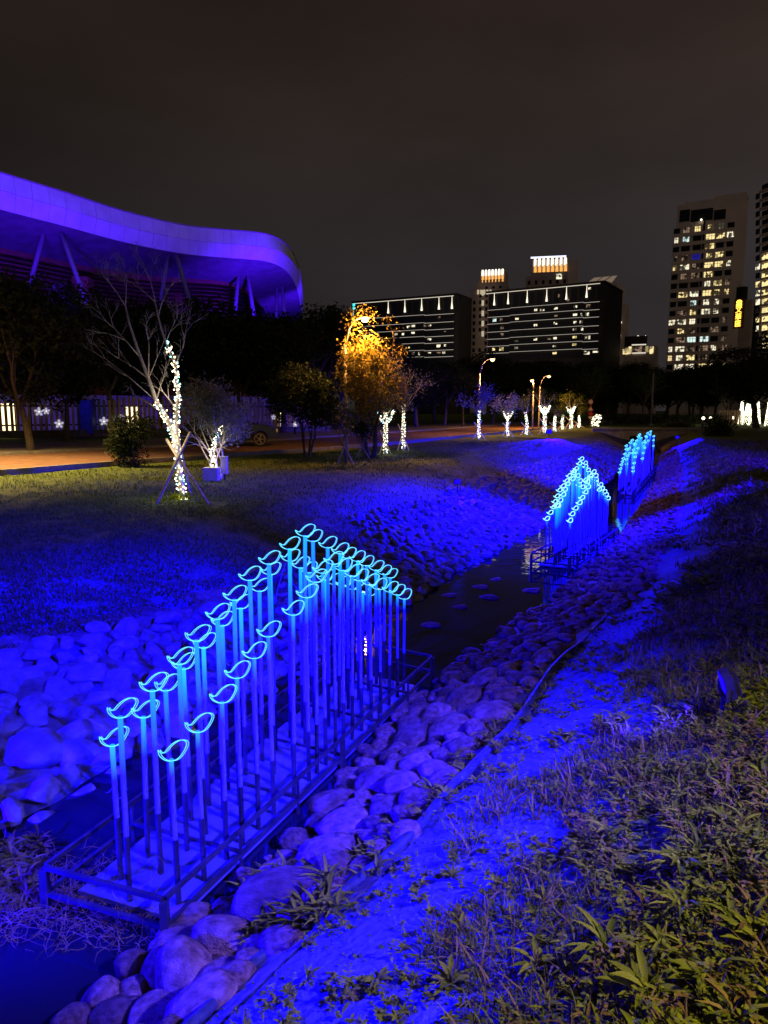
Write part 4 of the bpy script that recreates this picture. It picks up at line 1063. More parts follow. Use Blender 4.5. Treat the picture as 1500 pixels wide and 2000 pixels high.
# light figure (arching animal shape of bulbs) and cone lights at the right
b = hit(1165, 833); D_ = b.y; q = lambda x, y: at(x, y, D=D_)
t = thing('light_figure', b, 'small arched figure made of white lights beside the road signs', 'light figure')
path = [q(1160, 833), q(1159, 822), q(1162, 815), q(1168, 812), q(1173, 815), q(1170, 822), q(1166, 828), q(1168, 834)]
a = MB(); a.tube(path, [.10, .14, .16, .15, .1, .12, .1, .08], 8); a.build('frame', M['boxpaint'], t, True)
a = MB()
for p in winding(path, .17, 9, 90, 4, .04): a.ball(p, .045, 1)
tag(a.build('bulb', M['white_bulb'], t), kind='stuff'); point(b + Vector((0, -.8, .8)), 18, (1, .93, .7), .3)
for (px, py, top, w, lb) in ((1447, 828, 786, 5, 'narrow pillar of white lights left of the light cones'), (1459, 829, 790, 9, 'left cone of white lights at the right lawn'),
                             (1470, 830, 792, 8, 'middle cone of white lights at the right lawn'), (1478, 828, 788, 6, 'right cone of white lights at the right lawn'), (1500, 832, 778, 6, 'pillar of white lights cut by the right edge')):
    b = hit(px, py); D_ = b.y; H = (py - top) * D_ / F; w_ = w * D_ / F
    t = thing('light_cone', b, lb, 'light figure', 'cones of white lights'); r_ = random.Random(px)
    a = MB(); a.tube([b, b + Vector((0, 0, H))], [w_ * .9, w_ * .25], 10); a.build('frame', M['leaf_dark'], t)
    a = MB()
    for k in range(150):
        f_ = k / 150; an = k * 2.4; rr = w_ * (1 - .72 * f_); a.ball(b + Vector((math.cos(an) * rr, math.sin(an) * rr, H * f_)), .065 * r_.uniform(.6, 1.2), 1)
    a.ball(b + Vector((0, 0, H + .12)), .14, 1)
    tag(a.build('bulb', M['white_bulb'], t), kind='stuff')
    point(b + Vector((0, -1.5, H * .6)), 70, (1, .93, .65), .4)
# bollard lamps
for (px, py, top, lb) in ((1373, 830, 817, 'left garden bollard lamp behind the bush'), (1387, 827, 816, 'right garden bollard lamp of the close pair'), (1431, 828, 816, 'garden lamp in front of the wooden screen'), (1476, 834, 815, 'garden lamp in front of the light cones')):
    b = hit(px, py); D_ = b.y; H = (py - top) * D_ / F
    t = thing('bollard_lamp', b, lb, 'lamp', 'garden bollard lamps')
    a = MB(); a.tube([b, b + Vector((0, 0, H - .1))], .06, 8); a.build('post', M['steel'], t)
    a = MB(); a.ball(b + Vector((0, 0, H)), .17, 2); a.build('globe', emit('globe_light', (1, .85, .55), 8), t)
    point(b + Vector((0, -.45, H + .2)), 30, (1, .85, .6), .15)

# ------------------------------------------------------------------ street lamps
def street_lamp(px, py_base, hx, hy, label, power, D=None, col=SODIUM, pt=.05, cone=168):
    b = hit(px, py_base) if D is None else at(px, 800, D=D)
    if D: b.z = 1.25
    D_ = b.y; hd = at(hx, hy, D=D_); t = thing('street_lamp', b, label, 'street lamp', 'street lamps')
    topz = hd.z - .25; x0 = b.x
    a = MB(); a.tube([b - Vector((0, 0, .1)), b + Vector((0, 0, .5)), Vector((x0, b.y, topz - .7))], [.10, .07, .05], 10); a.build('pole', M['pole_metal'], t, True)
    a = MB(); s_ = Vector((x0, b.y, topz - .7)); e_ = hd - Vector((.15 if hd.x > x0 else -.15, 0, -.04))
    a.tube([s_, s_ + Vector(((e_.x - s_.x) * .25, 0, (e_.z - s_.z) * .6)), s_ + Vector(((e_.x - s_.x) * .6, 0, (e_.z - s_.z) * .92)), e_], [.045, .04, .035, .03], 8); a.build('arm', M['pole_metal'], t, True)
    a = MB(); a.ball(hd + Vector((0, 0, .05)), .13, 2, sc=(1.7, .8, .4)); a.build('lamp_head', M['pole_metal'], t, True)
    a = MB(); a.ball(hd - Vector((0, 0, .03)), .12, 2, sc=(1.2, .9, .8)); a.build('lamp_glass', M['sodium'], t, True)
    spot(hd - Vector((0, 0, .16)), hd - Vector((0, 0, 5)), power, col, cone, .6, .12, 'lamp_light')
    point(hd + Vector((0, -.3, -.2)), power * pt, col, .12)
    return t
street_lamp(676, 893, 713, 623, 'street lamp shining inside the orange lit tree crown', 2600, pt=.22)
street_lamp(935, 850, 962, 702, 'lone curved arm street lamp left of the paired lamps', 2600)
street_lamp(1041, 838, 1039, 743, 'left lamp of the pair on a straight pole', 2600, D=66)
street_lamp(1053, 836, 1072, 735, 'right lamp of the pair with a curved arm', 2600, D=68)
street_lamp(-300, 893, -250, 430, 'street lamp at the roadside left of the stadium trees', 22000, D=21, col=(1, .62, .20), pt=.004, cone=122)
street_lamp(120, 850, 150, 720, 'street lamp half hidden behind the left trees', 0.5, D=100) if False else None
# park lamp behind the camera on the right bank path
def park_lamp(b, H, label, power, col):
    b = Vector(b); t = thing('park_lamp', b, label, 'lamp')
    a = MB(); a.tube([b - Vector((0, 0, .1)), b + Vector((0, 0, H))], [.06, .045], 10); a.build('pole', M['steel'], t, True)
    a = MB(); a.ball(b + Vector((0, 0, H + .15)), .17, 2); a.build('globe', emit('park_globe', col, 5), t, True)
    a = MB(); a.ball(b + Vector((0, 0, H + .33)), .19, 2, sc=(1, 1, .25)); a.build('cap', M['steel'], t, True)
    spot(b + Vector((0, 0, H - .05)), (1.9, 2.4, .95), power * 1.35, col, 60, .9, .15, 'lamp_light')
park_lamp((4.7, .3, 1.3), 4.4, 'park path lamp with a round globe on the right crest', 2600, (1, .78, .38))

# ------------------------------------------------------------------ stadium with floodlit canopy
D0 = 60.0; ZT = at(0, 335, D=D0).z
prof = [(-420, 170), (-200, 262), (-90, 303), (0, 335), (130, 375), (245, 412), (350, 437), (420, 446), (480, 451), (520, 456), (548, 466), (568, 482), (580, 502), (588, 525), (592, 550), (593, 575), (592, 600)]
top = [at(a_, b_, z=ZT) for a_, b_ in prof]
plan = smooth_path([Vector((p.x, p.y, 0)) for p in top], 4)
plan += [plan[-1] + Vector((-6, 14, 0)), plan[-1] + Vector((-20, 26, 0))]
ST = thing('stadium', (plan[16].x - 10, plan[16].y + 20, 1.2), 'curved stadium with a violet floodlit canopy on slanted columns', 'stadium')
def noff(P, d):
    out = []
    for i, p in enumerate(P):
        t = (P[min(i + 1, len(P) - 1)] - P[max(i - 1, 0)]).normalized(); out.append(p + Vector((-t.y, t.x, 0)) * d)
    return out
def band(name, P, Q, z0, z1, mat, smooth=True, closed=False):
    V = []
    for a_, b_ in zip(P, Q): V += [(a_.x, a_.y, z0), (b_.x, b_.y, z1)]
    o = wloc(ST); V = np.array(V) - np.array(o)
    n = len(P); return link(name, npmesh(name, V, np.array([(2 * i, 2 * i + 2, 2 * i + 3, 2 * i + 1) for i in range(n - 1)]), mat, smooth=smooth), ST)
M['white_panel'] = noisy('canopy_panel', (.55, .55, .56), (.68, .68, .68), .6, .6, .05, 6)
def panel_mat():
    m = M['white_panel']; n = m.node_tree; b = n.nodes['Principled BSDF']
    return m
FH = 2.75
top_in = noff(plan, .25); bot = noff(plan, .0)
# fascia in two courses of panels with recessed joints
def panels(P, Q, z0, z1):
    for i in range(len(P) - 1):
        a_, b_, c_, d_ = P[i], P[i + 1], Q[i + 1], Q[i]; g_ = .014; t_ = Vector((.08, -.06, 0))
        a1, b1, c1, d1 = a_.lerp(b_, g_), a_.lerp(b_, 1 - g_), d_.lerp(c_, 1 - g_), d_.lerp(c_, g_)
        V = [Vector((a1.x, a1.y, z0)), Vector((b1.x, b1.y, z0)), Vector((c1.x, c1.y, z1)), Vector((d1.x, d1.y, z1))]
        V += [v - t_ for v in V]
        mb = MB(); mb.add(V, [(0, 1, 2, 3), (7, 6, 5, 4), (0, 4, 5, 1), (1, 5, 6, 2), (2, 6, 7, 3), (3, 7, 4, 0)]); mb.build('fascia_panel', M['white_panel'], ST)
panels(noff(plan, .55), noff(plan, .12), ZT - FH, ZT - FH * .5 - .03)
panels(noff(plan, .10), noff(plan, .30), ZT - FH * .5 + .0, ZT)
band('fascia_joint', noff(plan, .3), noff(plan, .3), ZT - FH * .5 - .06, ZT - FH * .5 + .04, M['steel'])
rim_ = MB(); rim_.tube([Vector((p.x, p.y, ZT + .06)) for p in noff(plan, .3)], .09, 6); rim_.build('roof_edge', M['boxpaint'], ST, True)
inner = [p + Vector((-.75, .66, 0)) * 8.5 for p in plan]
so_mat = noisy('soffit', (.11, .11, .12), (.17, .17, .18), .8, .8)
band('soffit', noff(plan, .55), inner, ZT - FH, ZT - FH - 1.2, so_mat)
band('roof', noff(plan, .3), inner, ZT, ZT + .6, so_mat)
wallm = noisy('terracotta_wall', (.20, .075, .045), (.26, .10, .06), 1.5, .85)
wp = inner
band('wall', wp, wp, 1.0, ZT - FH - 1.2, wallm)
lm = MB(); colm = principled('column_paint', (.16, .15, .17), .6)
seg_ = [i for i, p in enumerate(wp) if -36 < p.x < -14]
wl = [p + Vector((-.75, .66, 0)) * 8.1 for p in plan]
for k in range(16):
    z = ZT - FH - 2.0 - k * .42
    for i in seg_[:-1]: lm.bar(Vector((wl[i].x, wl[i].y, z)), Vector((wl[i + 1].x, wl[i + 1].y, z)), .35, .09)
tag(lm.build('louvre', M['steel'], ST), kind='stuff')
for (a_, b_, D_) in (((90, 436), (66, 528), 67), ((114, 440), (172, 600), 67), ((330, 488), (316, 575), 77), ((342, 488), (382, 630), 77), ((469, 500), (461, 590), 85), ((478, 500), (492, 590), 85), ((542, 522), (539, 640), 95), ((549, 525), (557, 640), 95), ((27, 485), (27, 560), 72)):
    a = MB(); p0 = at(*a_, D=D_); p1 = at(*b_, D=D_); a.tube([p0 + (p0 - p1) * .05, p1 + (p1 - p0) * .6], [.2, .24], 10); a.build('column', colm, ST, True)
# piers behind
for (px, D_) in ((165, 74), (345, 84)):
    a = MB(); p = at(px, 600, D=D_); a.box((p.x, p.y, 8), (1.6, 1.6, 16)); a.build('pier', wallm, ST)
# violet floods at its foot, in front of the wall
for i, (px, D_, pw, tx, ty) in enumerate(((-150, 42, 30000, -80, 290), (60, 46, 32000, 90, 385), (230, 54, 32000, 260, 425), (400, 62, 52000, 420, 450), (545, 72, 48000, 540, 470), (640, 96, 40000, 588, 520))):
    b = at(px, 800, D=D_); b.z = 1.3
    lb = ['left of the picture edge', 'behind the left edge tree', 'behind the leafless tree', 'behind the grey leaved tree', 'behind the round glossy tree', 'near the canopy tip'][i]
    floodlight(b, at(tx, ty, D=D_ + 24), pw, 'violet floodlight aimed up at the canopy, ' + lb, VIOLET, 90, 6.4, .5, 2.0)

# ------------------------------------------------------------------ fence, hoarding, cabin, car, box on the pavement
def ground_pt(px, D_): p = at(px, 800, D=D_); p.z = 1.33; return p
Fa, Fb = ground_pt(-60, 43.5), ground_pt(640, 57)
fence = thing('fence', Fa, 'fence of tall upright timber boards with star flowers along the pavement', 'fence')
woodm = [noisy('fence_timber', (.30, .20, .13), (.45, .31, .20), 3, .8, .2, 20, rnd=.2, obj=True), noisy('fence_timber_green', (.07, .12, .06), (.12, .18, .10), 3, .8, obj=True)]
a = MB(); a.box((0, 0, .5), (.17, .09, 1)); BRD = a.mesh('board', woodm[0]); a = MB(); a.box((0, 0, .5), (.17, .09, 1)); BRG = a.mesh('board_green', woodm[1])
dv = (Fb - Fa); L_ = dv.length; nb = int(L_ / .32); ang = math.atan2(dv.y, dv.x)
for i in range(nb):
    p = dv * (i / nb); px_ = -60 + 700 * (i / nb)
    g_ = 118 < px_ < 160 and i % 2
    o = link('board', BRG if 140 < px_ < 166 or 112 < px_ < 124 else BRD, fence, (p.x, p.y, .25), (0, 0, ang), (1, 1, 2.15 + .16 * math.sin(i * .7) + rng.uniform(-.03, .03)))
    if px_ > 440 and i % 2: o.scale.z = 2.0
for z in (.7, 1.9):
    a = MB(); n_ = Vector((dv.y, -dv.x, 0)).normalized(); a.bar(Fa - n_ * .08 + Vector((0, 0, z)), Fb - n_ * .08 + Vector((0, 0, z)), .05, .1); a.build('rail', M['steel'], fence)
pl = thing('planter_wall', Fa, 'low dark stone planter wall under the timber fence', 'wall')
a = MB(); nn = Vector((dv.y, -dv.x, 0)).normalized()
a.bar(Fa + nn * .35 + Vector((0, 0, .13)), Fb + nn * .35 + Vector((0, 0, .13)), .4, .42); a.build('wall', noisy('planter_stone', (.06, .055, .05), (.12, .11, .10), 5, .85, .3), pl)
a = MB(); a.bar(Fa + nn * .35 + Vector((0, 0, .365)), Fb + nn * .35 + Vector((0, 0, .365)), .46, .04); a.build('coping', M['kerb'], pl)
# star flowers
def flower(px, py, r_px, label, n=5, lit=True):
    t_ = (px + 60) / 700; p = Fa + dv * t_ + nn * .16; p.z = at(px, py, D=p.y).z; r = r_px * p.y / F
    t = thing('star_flower', p, label, 'flower decoration', 'star flowers fixed to the timber fence')
    for k in range(n):
        an = 2 * math.pi * k / n + .3; a = MB()
        poly = [(0, 0), (.5, .28), (.85, .22), (1, 0), (.85, -.22), (.5, -.28)]
        P = []
        for (u, v) in poly:
            x = (u * math.cos(an) - v * math.sin(an)) * r; z = (u * math.sin(an) + v * math.cos(an)) * r; P.append((x, z))
        tang = dv.normalized()
        V = [p + tang * x + Vector((0, 0, z)) + nn * .03 for x, z in P] + [p + tang * x + Vector((0, 0, z)) for x, z in P]
        a.add(V, [tuple(range(6)), tuple(reversed(range(6, 12)))] + [(i, (i + 1) % 6, 6 + (i + 1) % 6, 6 + i) for i in range(6)]); a.build('petal', FLW, t)
    a = MB(); a.ball(p + nn * .04, r * .16, 1); a.build('centre', FLC, t)
FLW = emit('flower_white', (.8, .75, 1.0), .55); FLC = emit('flower_centre', (1, .9, .5), 2)
for f_ in ((48, 804, 9, 'small star flower high on the fence at far left'), (60, 803, 7, 'smallest star flower right of the far left one'), (80, 828, 9, 'large star flower low on the brown boards'), (133, 827, 6, 'little star flower left of the blue cabin'),
           (158, 823, 9, 'large star flower touching the blue cabin'), (190, 815, 7, 'star flower right of the blue cabin'), (178, 818, 5, 'tiny star flower on the blue cabin front'), (285, 823, 6, 'star flower behind the leafless tree'), (505, 815, 5, 'star flower above the parked car'), (556, 829, 6, 'star flower right of the parked car')): flower(*f_)
# light boxes behind the fence
for (x0, x1, z0, z1, lb, s_) in ((-30, 12, 788, 846, 'tall warm light panel behind the fence at the left edge', 2.6), (203, 226, 792, 844, 'warm light panel behind the fence beside the bushy shrub', 2.6), (388, 402, 800, 836, 'warm light panel glimpsed behind the grey leaved tree', 1.6), (524, 538, 805, 840, 'warm light panel behind the fence right of the car', 2.2)):
    t_ = ((x0 + x1) / 2 + 60) / 700; c = Fa + dv * t_ - nn * .5; w = (x1 - x0) * c.y / F
    t = thing('light_box', c, lb, 'light box', 'warm light panels behind the fence')
    z1_ = at(0, z0, D=c.y).z; z0_ = 1.5
    a = MB(); a.box((c.x, c.y, (z0_ + z1_) / 2), (w, .08, z1_ - z0_), ang); a.build('glow_sheet', emit('panel_glow', (1, .78, .42), s_, True), t)
    a = MB()
    for q_ in (-1, 1): a.box(c + Vector((q_ * (w / 2 + .04) * math.cos(ang), q_ * (w / 2 + .04) * math.sin(ang), (z1_ - 1.2) / 2 - .1)), (.07, .12, z1_ - 1.2), ang)
    a.build('frame', M['steel'], t)
# blue cabin and hoarding
p = ground_pt(172, 47.0)
t = thing('portable_cabin', p, 'narrow upright blue cabin standing in the fence line', 'cabin')
blu = noisy('blue_plastic', (.03, .04, .40), (.05, .07, .55), 4, .5)
a = MB(); a.box(p + Vector((0, 0, 1.15)), (.75, .75, 2.1)); a.build('body', blu, t)
a = MB(); a.box(p + Vector((0, -.39, 1.1)), (.6, .03, 1.85)); a.build('door', blu, t)
a = MB(); a.box(p + Vector((0, 0, 2.26)), (.82, .82, .12)); a.build('roof', blu, t)
spot(p + Vector((.2, -2.5, 3.2)), p + Vector((0, 0, 1)), 60, (.05, .03, 1), 60)
Ha, Hb = ground_pt(-120, 50.5), ground_pt(600, 66)
hd_ = thing('hoarding', Ha, 'violet lit corrugated hoarding standing behind the timber fence', 'hoarding'); hv = Hb - Ha
hm = noisy('hoarding_sheet', (.34, .33, .36), (.46, .45, .48), 2, .6)
npn = 26
for i in range(npn):
    p0 = Ha + hv * (i / npn); p1 = Ha + hv * ((i + .985) / npn); a = MB(); m_ = 10
    nn2 = Vector((hv.y, -hv.x, 0)).normalized(); V = []
    for k in range(m_ + 1):
        q = p0.lerp(p1, k / m_) + nn2 * (.05 if k % 2 else -.05); V += [Vector((q.x, q.y, 1.3)), Vector((q.x, q.y, 4.1))]
    a.add(V, [(2 * k, 2 * k + 2, 2 * k + 3, 2 * k + 1) for k in range(m_)]); a.build('panel', hm, hd_)
for i in range(0, npn + 1, 3):
    q = Ha + hv * (i / npn) + nn2 * .1; a = MB(); a.tube([q, q + Vector((0, 0, 3.0))], .05, 6); a.build('post', M['pole_metal'], hd_)
for i, (px, D_) in enumerate(((-60, 48.5), (130, 51), (300, 55), (470, 58.5))):
    b = ground_pt(px, D_); lb = ['at the far left', 'behind the slim dark tree', 'behind the leafless tree', 'behind the parked car'][i]
    floodlight(b, b + Vector((-2, 3.5, 1.6)), 260, 'violet floodlight washing the hoarding ' + lb, VIOLET, 150, .4, .2, 1.0)

# parked car
def car(p, rz, label):
    t = thing('parked_car', p, label, 'car'); t.rotation_euler.z = rz
    cm = principled('car_paint', (.012, .018, .05), .25, .6); gm = principled('car_glass', (.01, .01, .012), .08, .6); tm = principled('tyre', (.012, .012, .012), .8)
    side = [(-2.2, .35), (-2.25, .75), (-2.15, 1.0), (-1.9, 1.08), (-1.55, 1.52), (-1.2, 1.62), (.1, 1.62), (.35, 1.52), (.95, 1.08), (1.75, .98), (2.15, .82), (2.25, .6), (2.22, .35)]
    # outline runs round the wheel arches
    def arch(cx): return [(cx + .42 * math.cos(k), .35 + .42 * math.sin(k)) for k in [math.pi * j / 8 for j in range(0, 9)]]
    low = arch(1.4) + arch(-1.4)
    poly = side + low
    a = MB(); V = []; n = len(poly)
    for y in (-.88, .88):
        for (x, z) in poly: V.append(Vector((x, y * (1 if z < 1.1 else .84), z)))
    a.add(V, [tuple(range(n)), tuple(reversed(range(n, 2 * n)))] + [(i, n + i, n + (i + 1) % n, (i + 1) % n) for i in range(n)])
    link('body', a.mesh('body', cm), t)
    for y in (-1, 1):
        for poly2 in ([(-1.5, 1.1), (-1.28, 1.5), (-.45, 1.53), (-.45, 1.1)], [(-.38, 1.1), (-.38, 1.53), (.15, 1.52), (.72, 1.1)]):
            a = MB(); m_ = len(poly2); V = [Vector((x, y * (.885 if z < 1.2 else .752), z)) for x, z in poly2] + [Vector((x, y * (.895 if z < 1.2 else .762), z)) for x, z in poly2]
            a.add(V, [tuple(range(m_)), tuple(reversed(range(m_, 2 * m_)))] + [(i, (i + 1) % m_, m_ + (i + 1) % m_, m_ + i) for i in range(m_)]); link('window', a.mesh('window', gm), t)
    for x in (-1.4, 1.4):
        for y in (-.78, .78):
            w = link('wheel', None or (lambda mb: (mb.tube([(0, -.1, 0), (0, .1, 0)], .34, 20), mb.mesh('wheel', tm))[1])(MB()), t, (x, y, .34))
            r_ = MB(); sg = 1 if y > 0 else -1
            for k in range(5):
                an = k * 1.2566; r_.bar((0, sg * .11, 0), (math.cos(an) * .25, sg * .11, math.sin(an) * .25), .05, .03)
            r_.tube([(0, sg * .09, 0), (0, sg * .115, 0)], .07, 10)
            for k in range(20):
                an = k * math.pi / 10; a2 = an + math.pi / 10; r_.bar((math.cos(an) * .25, sg * .105, math.sin(an) * .25), (math.cos(a2) * .25, sg * .105, math.sin(a2) * .25), .03, .03)
            link('rim', r_.mesh('rim', M['pole_metal']), w)
    for y in (-.65, .65):
        a = MB(); a.box((2.2, y, .72), (.08, .32, .14)); link('headlight', a.mesh('headlight', principled('lamp_lens', (.6, .6, .62), .1, .8)), t)
        a = MB(); a.box((-2.22, y, .9), (.06, .28, .14)); link('tail_light', a.mesh('tail_light', principled('tail_lens', (.25, .01, .01), .2)), t)
    a = MB(); a.box((0, 0, .4), (3.0, 1.6, .2)); link('underbody', a.mesh('underbody', tm), t)
    for y in (-.95, .95):
        a = MB(); a.box((.55, y, 1.08), (.14, .16, .12)); link('mirror', a.mesh('mirror', cm), t)
pc = at(452, 870, z=1.27); car((pc.x, pc.y, 1.262), R(8), 'dark blue car parked at the kerb behind the grey leaved tree')
p = ground_pt(552, 50); t = thing('bench', p, 'low dark slatted bench against the fence right of the car', 'bench')
for k in range(4): a = MB(); a.box(p + Vector((0, -.4 + k * .13, .42)), (2.0, .10, .04)); a.build('slat', M['steel'], t)
for x in (-.85, .85): a = MB(); a.box(p + Vector((x, -.2, .2)), (.1, .45, .4)); a.build('leg', M['steel'], t)

# ------------------------------------------------------------------ road signs, plain pole, railing, culvert
b = hit(1153, 834); D_ = b.y; q = lambda x, y: at(x, y, D=D_)
t = thing('road_sign', b, 'sign post with a round sign above a red bordered triangle', 'road sign')
a = MB(); a.tube([b, Vector((b.x, b.y, q(1153, 778).z))], .07, 8); a.build('post', M['pole_metal'], t)
pinkm = principled('sign_back', (.55, .35, .33), .5); redm = principled('sign_red', (.5, .03, .03), .5); whm = principled('sign_white', (.75, .72, .7), .5)
def disc(c, r, y, th, mat, name, n=24, rot=0):
    a = MB(); P = [(math.cos(2 * math.pi * k / n + rot) * r, math.sin(2 * math.pi * k / n + rot) * r) for k in range(n)]
    V = [Vector((c.x + u, c.y + y, c.z + v)) for u, v in P] + [Vector((c.x + u, c.y + y - th, c.z + v)) for u, v in P]
    a.add(V, [tuple(range(n)), tuple(reversed(range(n, 2 * n)))] + [(i, (i + 1) % n, n + (i + 1) % n, n + i) for i in range(n)]); return a.build(name, mat, t)
c = q(1153, 785); r_ = 5.2 * D_ / F
disc(c, r_, -.1, .03, redm, 'round_plate'); disc(c, r_ * .78, -.135, .01, whm, 'round_face')
c = q(1153, 799); r_ = 7 * D_ / F
disc(c, r_, -.1, .03, redm, 'triangle_plate', 3, math.pi / 2); disc(c, r_ * .66, -.135, .01, whm, 'triangle_face', 3, math.pi / 2)
c = q(1153, 808); a = MB(); a.box(c + Vector((0, -.12, 0)), (9 * D_ / F, .03, 5 * D_ / F)); a.build('name_plate', redm, t)
c = q(1153, 815); a = MB(); a.box(c + Vector((0, -.12, 0)), (8 * D_ / F, .03, 3.5 * D_ / F)); a.build('lower_plate', whm, t)
b = at(1271, 830, z=1.25); t = thing('plain_pole', b, 'tall plain white pole standing alone behind the culvert railing', 'pole')
a = MB(); a.tube([b, Vector((b.x, b.y, at(1271, 728, D=b.y).z))], [.13, .09], 8); a.build('shaft', M['pole_metal'], t, True)
a = MB(); a.tube([b - Vector((0, 0, .05)), b + Vector((0, 0, .12))], .22, 10); a.build('base_plate', M['concrete'], t)
Ra, Rb = at(1178, 829, z=1.2), at(1420, 828, z=1.2); t = thing('railing', Ra, 'white post and rail railing across the end of the stream', 'railing')
rv = Rb - Ra
for i in range(17):
    p = Ra + rv * (i / 16); a = MB(); a.box(p + Vector((0, 0, .3)), (.12, .12, .62 if i % 4 else .8)); a.build('post', M['boxpaint'], t)
for z in (.28, .52):
    a = MB(); a.bar(Ra + Vector((0, -.08, z)), Rb + Vector((0, -.08, z)), .04, .05); a.build('rail', M['boxpaint'], t)
# culvert headwall
xs = ROWX(58.4); t = thing('culvert', (xs[3], 58.6, 0), 'concrete culvert headwall closing the far end of the stream', 'culvert')
xL, xR = xs[0] - .6, xs[7] + .8; w0, w1 = (xs[2] + xs[5]) / 2 - 1.1, (xs[2] + xs[5]) / 2 + 1.1
a = MB(); a.box(((xL + w0) / 2, 58.7, .5), (w0 - xL, .5, 1.8)); a.build('wall', M['concrete'], t)
a = MB(); a.box(((xR + w1) / 2, 58.7, .5), (xR - w1, .5, 1.8)); a.build('wall', M['concrete'], t)
a = MB(); a.box(((w0 + w1) / 2, 58.68, 1.12), (w1 - w0, .5, .5)); a.build('lintel', M['concrete'], t)
a = MB(); a.box(((xL + xR) / 2, 58.66, 1.47), (xR - xL, .7, .14)); a.build('coping', M['concrete'], t)
# hedge behind the railing and bush on the right crest
def bushes(px0, px1, D_, H, wd, label, name, n, mat, cat):
    C = []
    for _ in range(n):
        px = rng.uniform(px0, px1); p = at(px, 800, D=D_ + rng.uniform(-wd, wd)); C.append((p.x, p.y, 1.2 + H * rng.random() ** .8))
    V, Fc = leaves_np(C, 12, (.25, .25, .15), .2)
    t = thing(name, (at((px0 + px1) / 2, 800, D=D_).x, D_, 1.2), label, cat); V = V - np.array(wloc(t))
    link('foliage', npmesh('foliage', V, Fc, mat), t)
    a = MB()
    for k in range(5):
        p = at(px0 + (px1 - px0) * (k + .5) / 5, 800, D=D_); a.tube([(p.x, p.y, 1.1), (p.x + .1, p.y, 1.2 + H * .7)], [.04, .02], 5)
    a.build('stem', M['bark'], t)
bushes(1180, 1420, 88, 1.1, .8, 'long dark hedge behind the white railing', 'hedge', 500, M['leaf_dark'], 'hedge')
bushes(1385, 1425, 47, .95, .9, 'rounded dark bush on the right lawn near the garden lamps', 'bush', 130, M['leaf_dark'], 'bush')
bushes(1300, 1345, 62.5, .5, .5, 'low dark bush beside the culvert on the right', 'bush', 110, M['leaf_dark'], 'bush')
# wooden screen on the right
Wa, Wb = at(1406, 800, D=88), at(1446, 800, D=86); t = thing('wooden_screen', (Wa.x, Wa.y, 1.2), 'pale wooden board screen behind the garden lamp', 'screen')
for i in range(9):
    k = i / 8; p = Vector((Wa.x, Wa.y, 1.2)).lerp(Vector((Wb.x, Wb.y, 1.2)), k); a = MB(); a.box(p + Vector((0, 0, .85)), ((Wb.x - Wa.x) / 8 * .93, .06, 1.7 + .06 * (i % 2))); a.build('board', woodm[0], t)
a = MB(); a.bar((Wa.x, Wa.y + .08, 2.5), (Wb.x, Wb.y + .08, 2.5), .05, .1); a.build('rail', woodm[0], t)
# young spiky plant on the left bank
p = hit(868, 958); t = thing('bank_plant', p, 'pale spiky plant alone on the blue lit left bank', 'plant')
v, f = weed_template(4242, 16, .42, .05, 1.1); link('leaves', npmesh('leaves', v, f, M['leaf_pale']), t)
a = MB(); a.tube([(0, 0, -.05), (0, 0, .25)], [.012, .006], 5); link('stem', a.mesh('stem', M['dry']), t)

# ------------------------------------------------------------------ buildings
DARKG = principled('dark_glass', (.015, .017, .022), .15, .6)
def win_mat(): pass
WM = {'y': emit_var('window_warm', (1, .78, .34), 1.2, .9), 'w': emit_var('window_white', (1, .90, .64), 1.2, .9, dark=.45), 'c': emit_var('window_cool', (.72, .92, .85), 1.1, .8), 'd': emit_var('window_dim', (.9, .6, .4), .28, 1.1, dark=.55), '.': DARKG, 'b': emit('window_blue', (.05, .04, .9), .25)}
class Face:
    """an upright facade between two pixels at given distances; things on it are placed by sight line"""
    def __init__(s, x0, D0, x1, D1):
        s.A = at(x0, 800, D=D0); s.B = at(x1, 800, D=D1); s.A.z = s.B.z = 0
        s.t = (s.B - s.A).normalized(); s.n = Vector((s.t.y, -s.t.x, 0)); s.L = (s.B - s.A).length
        s.ang = math.atan2(s.t.y, s.t.x)
    def uz(s, px, py):
        d = ray(px, py); o = Vector((0, 0, EYE)); k = (s.A - o).dot(s.n) / d.dot(s.n); p = o + d * k
        return (p - s.A).dot(s.t), p.z
    def box(s, mb, u0, u1, z0, z1, out0, out1, mi=0):
        c = s.A + s.t * (u0 + u1) / 2 + s.n * (out0 + out1) / 2; c.z = (z0 + z1) / 2
        mb.box(c, (abs(u1 - u0), abs(out1 - out0), abs(z1 - z0)), s.ang, mi)
def window(f, parent, u0, u1, z0, z1, kind, frame=True, out=.0):
    mb = MB(); f.box(mb, u0, u1, z0, z1, out - .15, out + .06, 0)
    o = mb.build('window', WM[kind], parent)
    if frame:
        m2 = MB(); t_ = .12
        for k in range(1, 3): u = u0 + (u1 - u0) * k / 3; f.box(m2, u - t_ / 2, u + t_ / 2, z0, z1, out + .06, out + .14)
        f.box(m2, u0, u1, z0 + (z1 - z0) * .62, z0 + (z1 - z0) * .62 + t_, out + .06, out + .13)
        m2.build('mullion', M['steel'], o)
    return o
def blk(f, mb, u0, u1, z0, z1, depth, mi=0, front=0.0): f.box(mb, u0, u1, z0, z1, front, -depth, mi)
wallA = noisy('office_stone', (.014, .013, .014), (.022, .02, .021), .4, .7)
wallP = noisy('apartment_render', (.62, .52, .46), (.70, .60, .54), .15, .9)
wallT = noisy('tower_stone', (.42, .34, .29), (.52, .43, .38), .3, .9)
strip_w = emit('floor_light_line', (1, .90, .78), .48); strip_top = emit('roof_light_line', (1, .90, .72), .8)
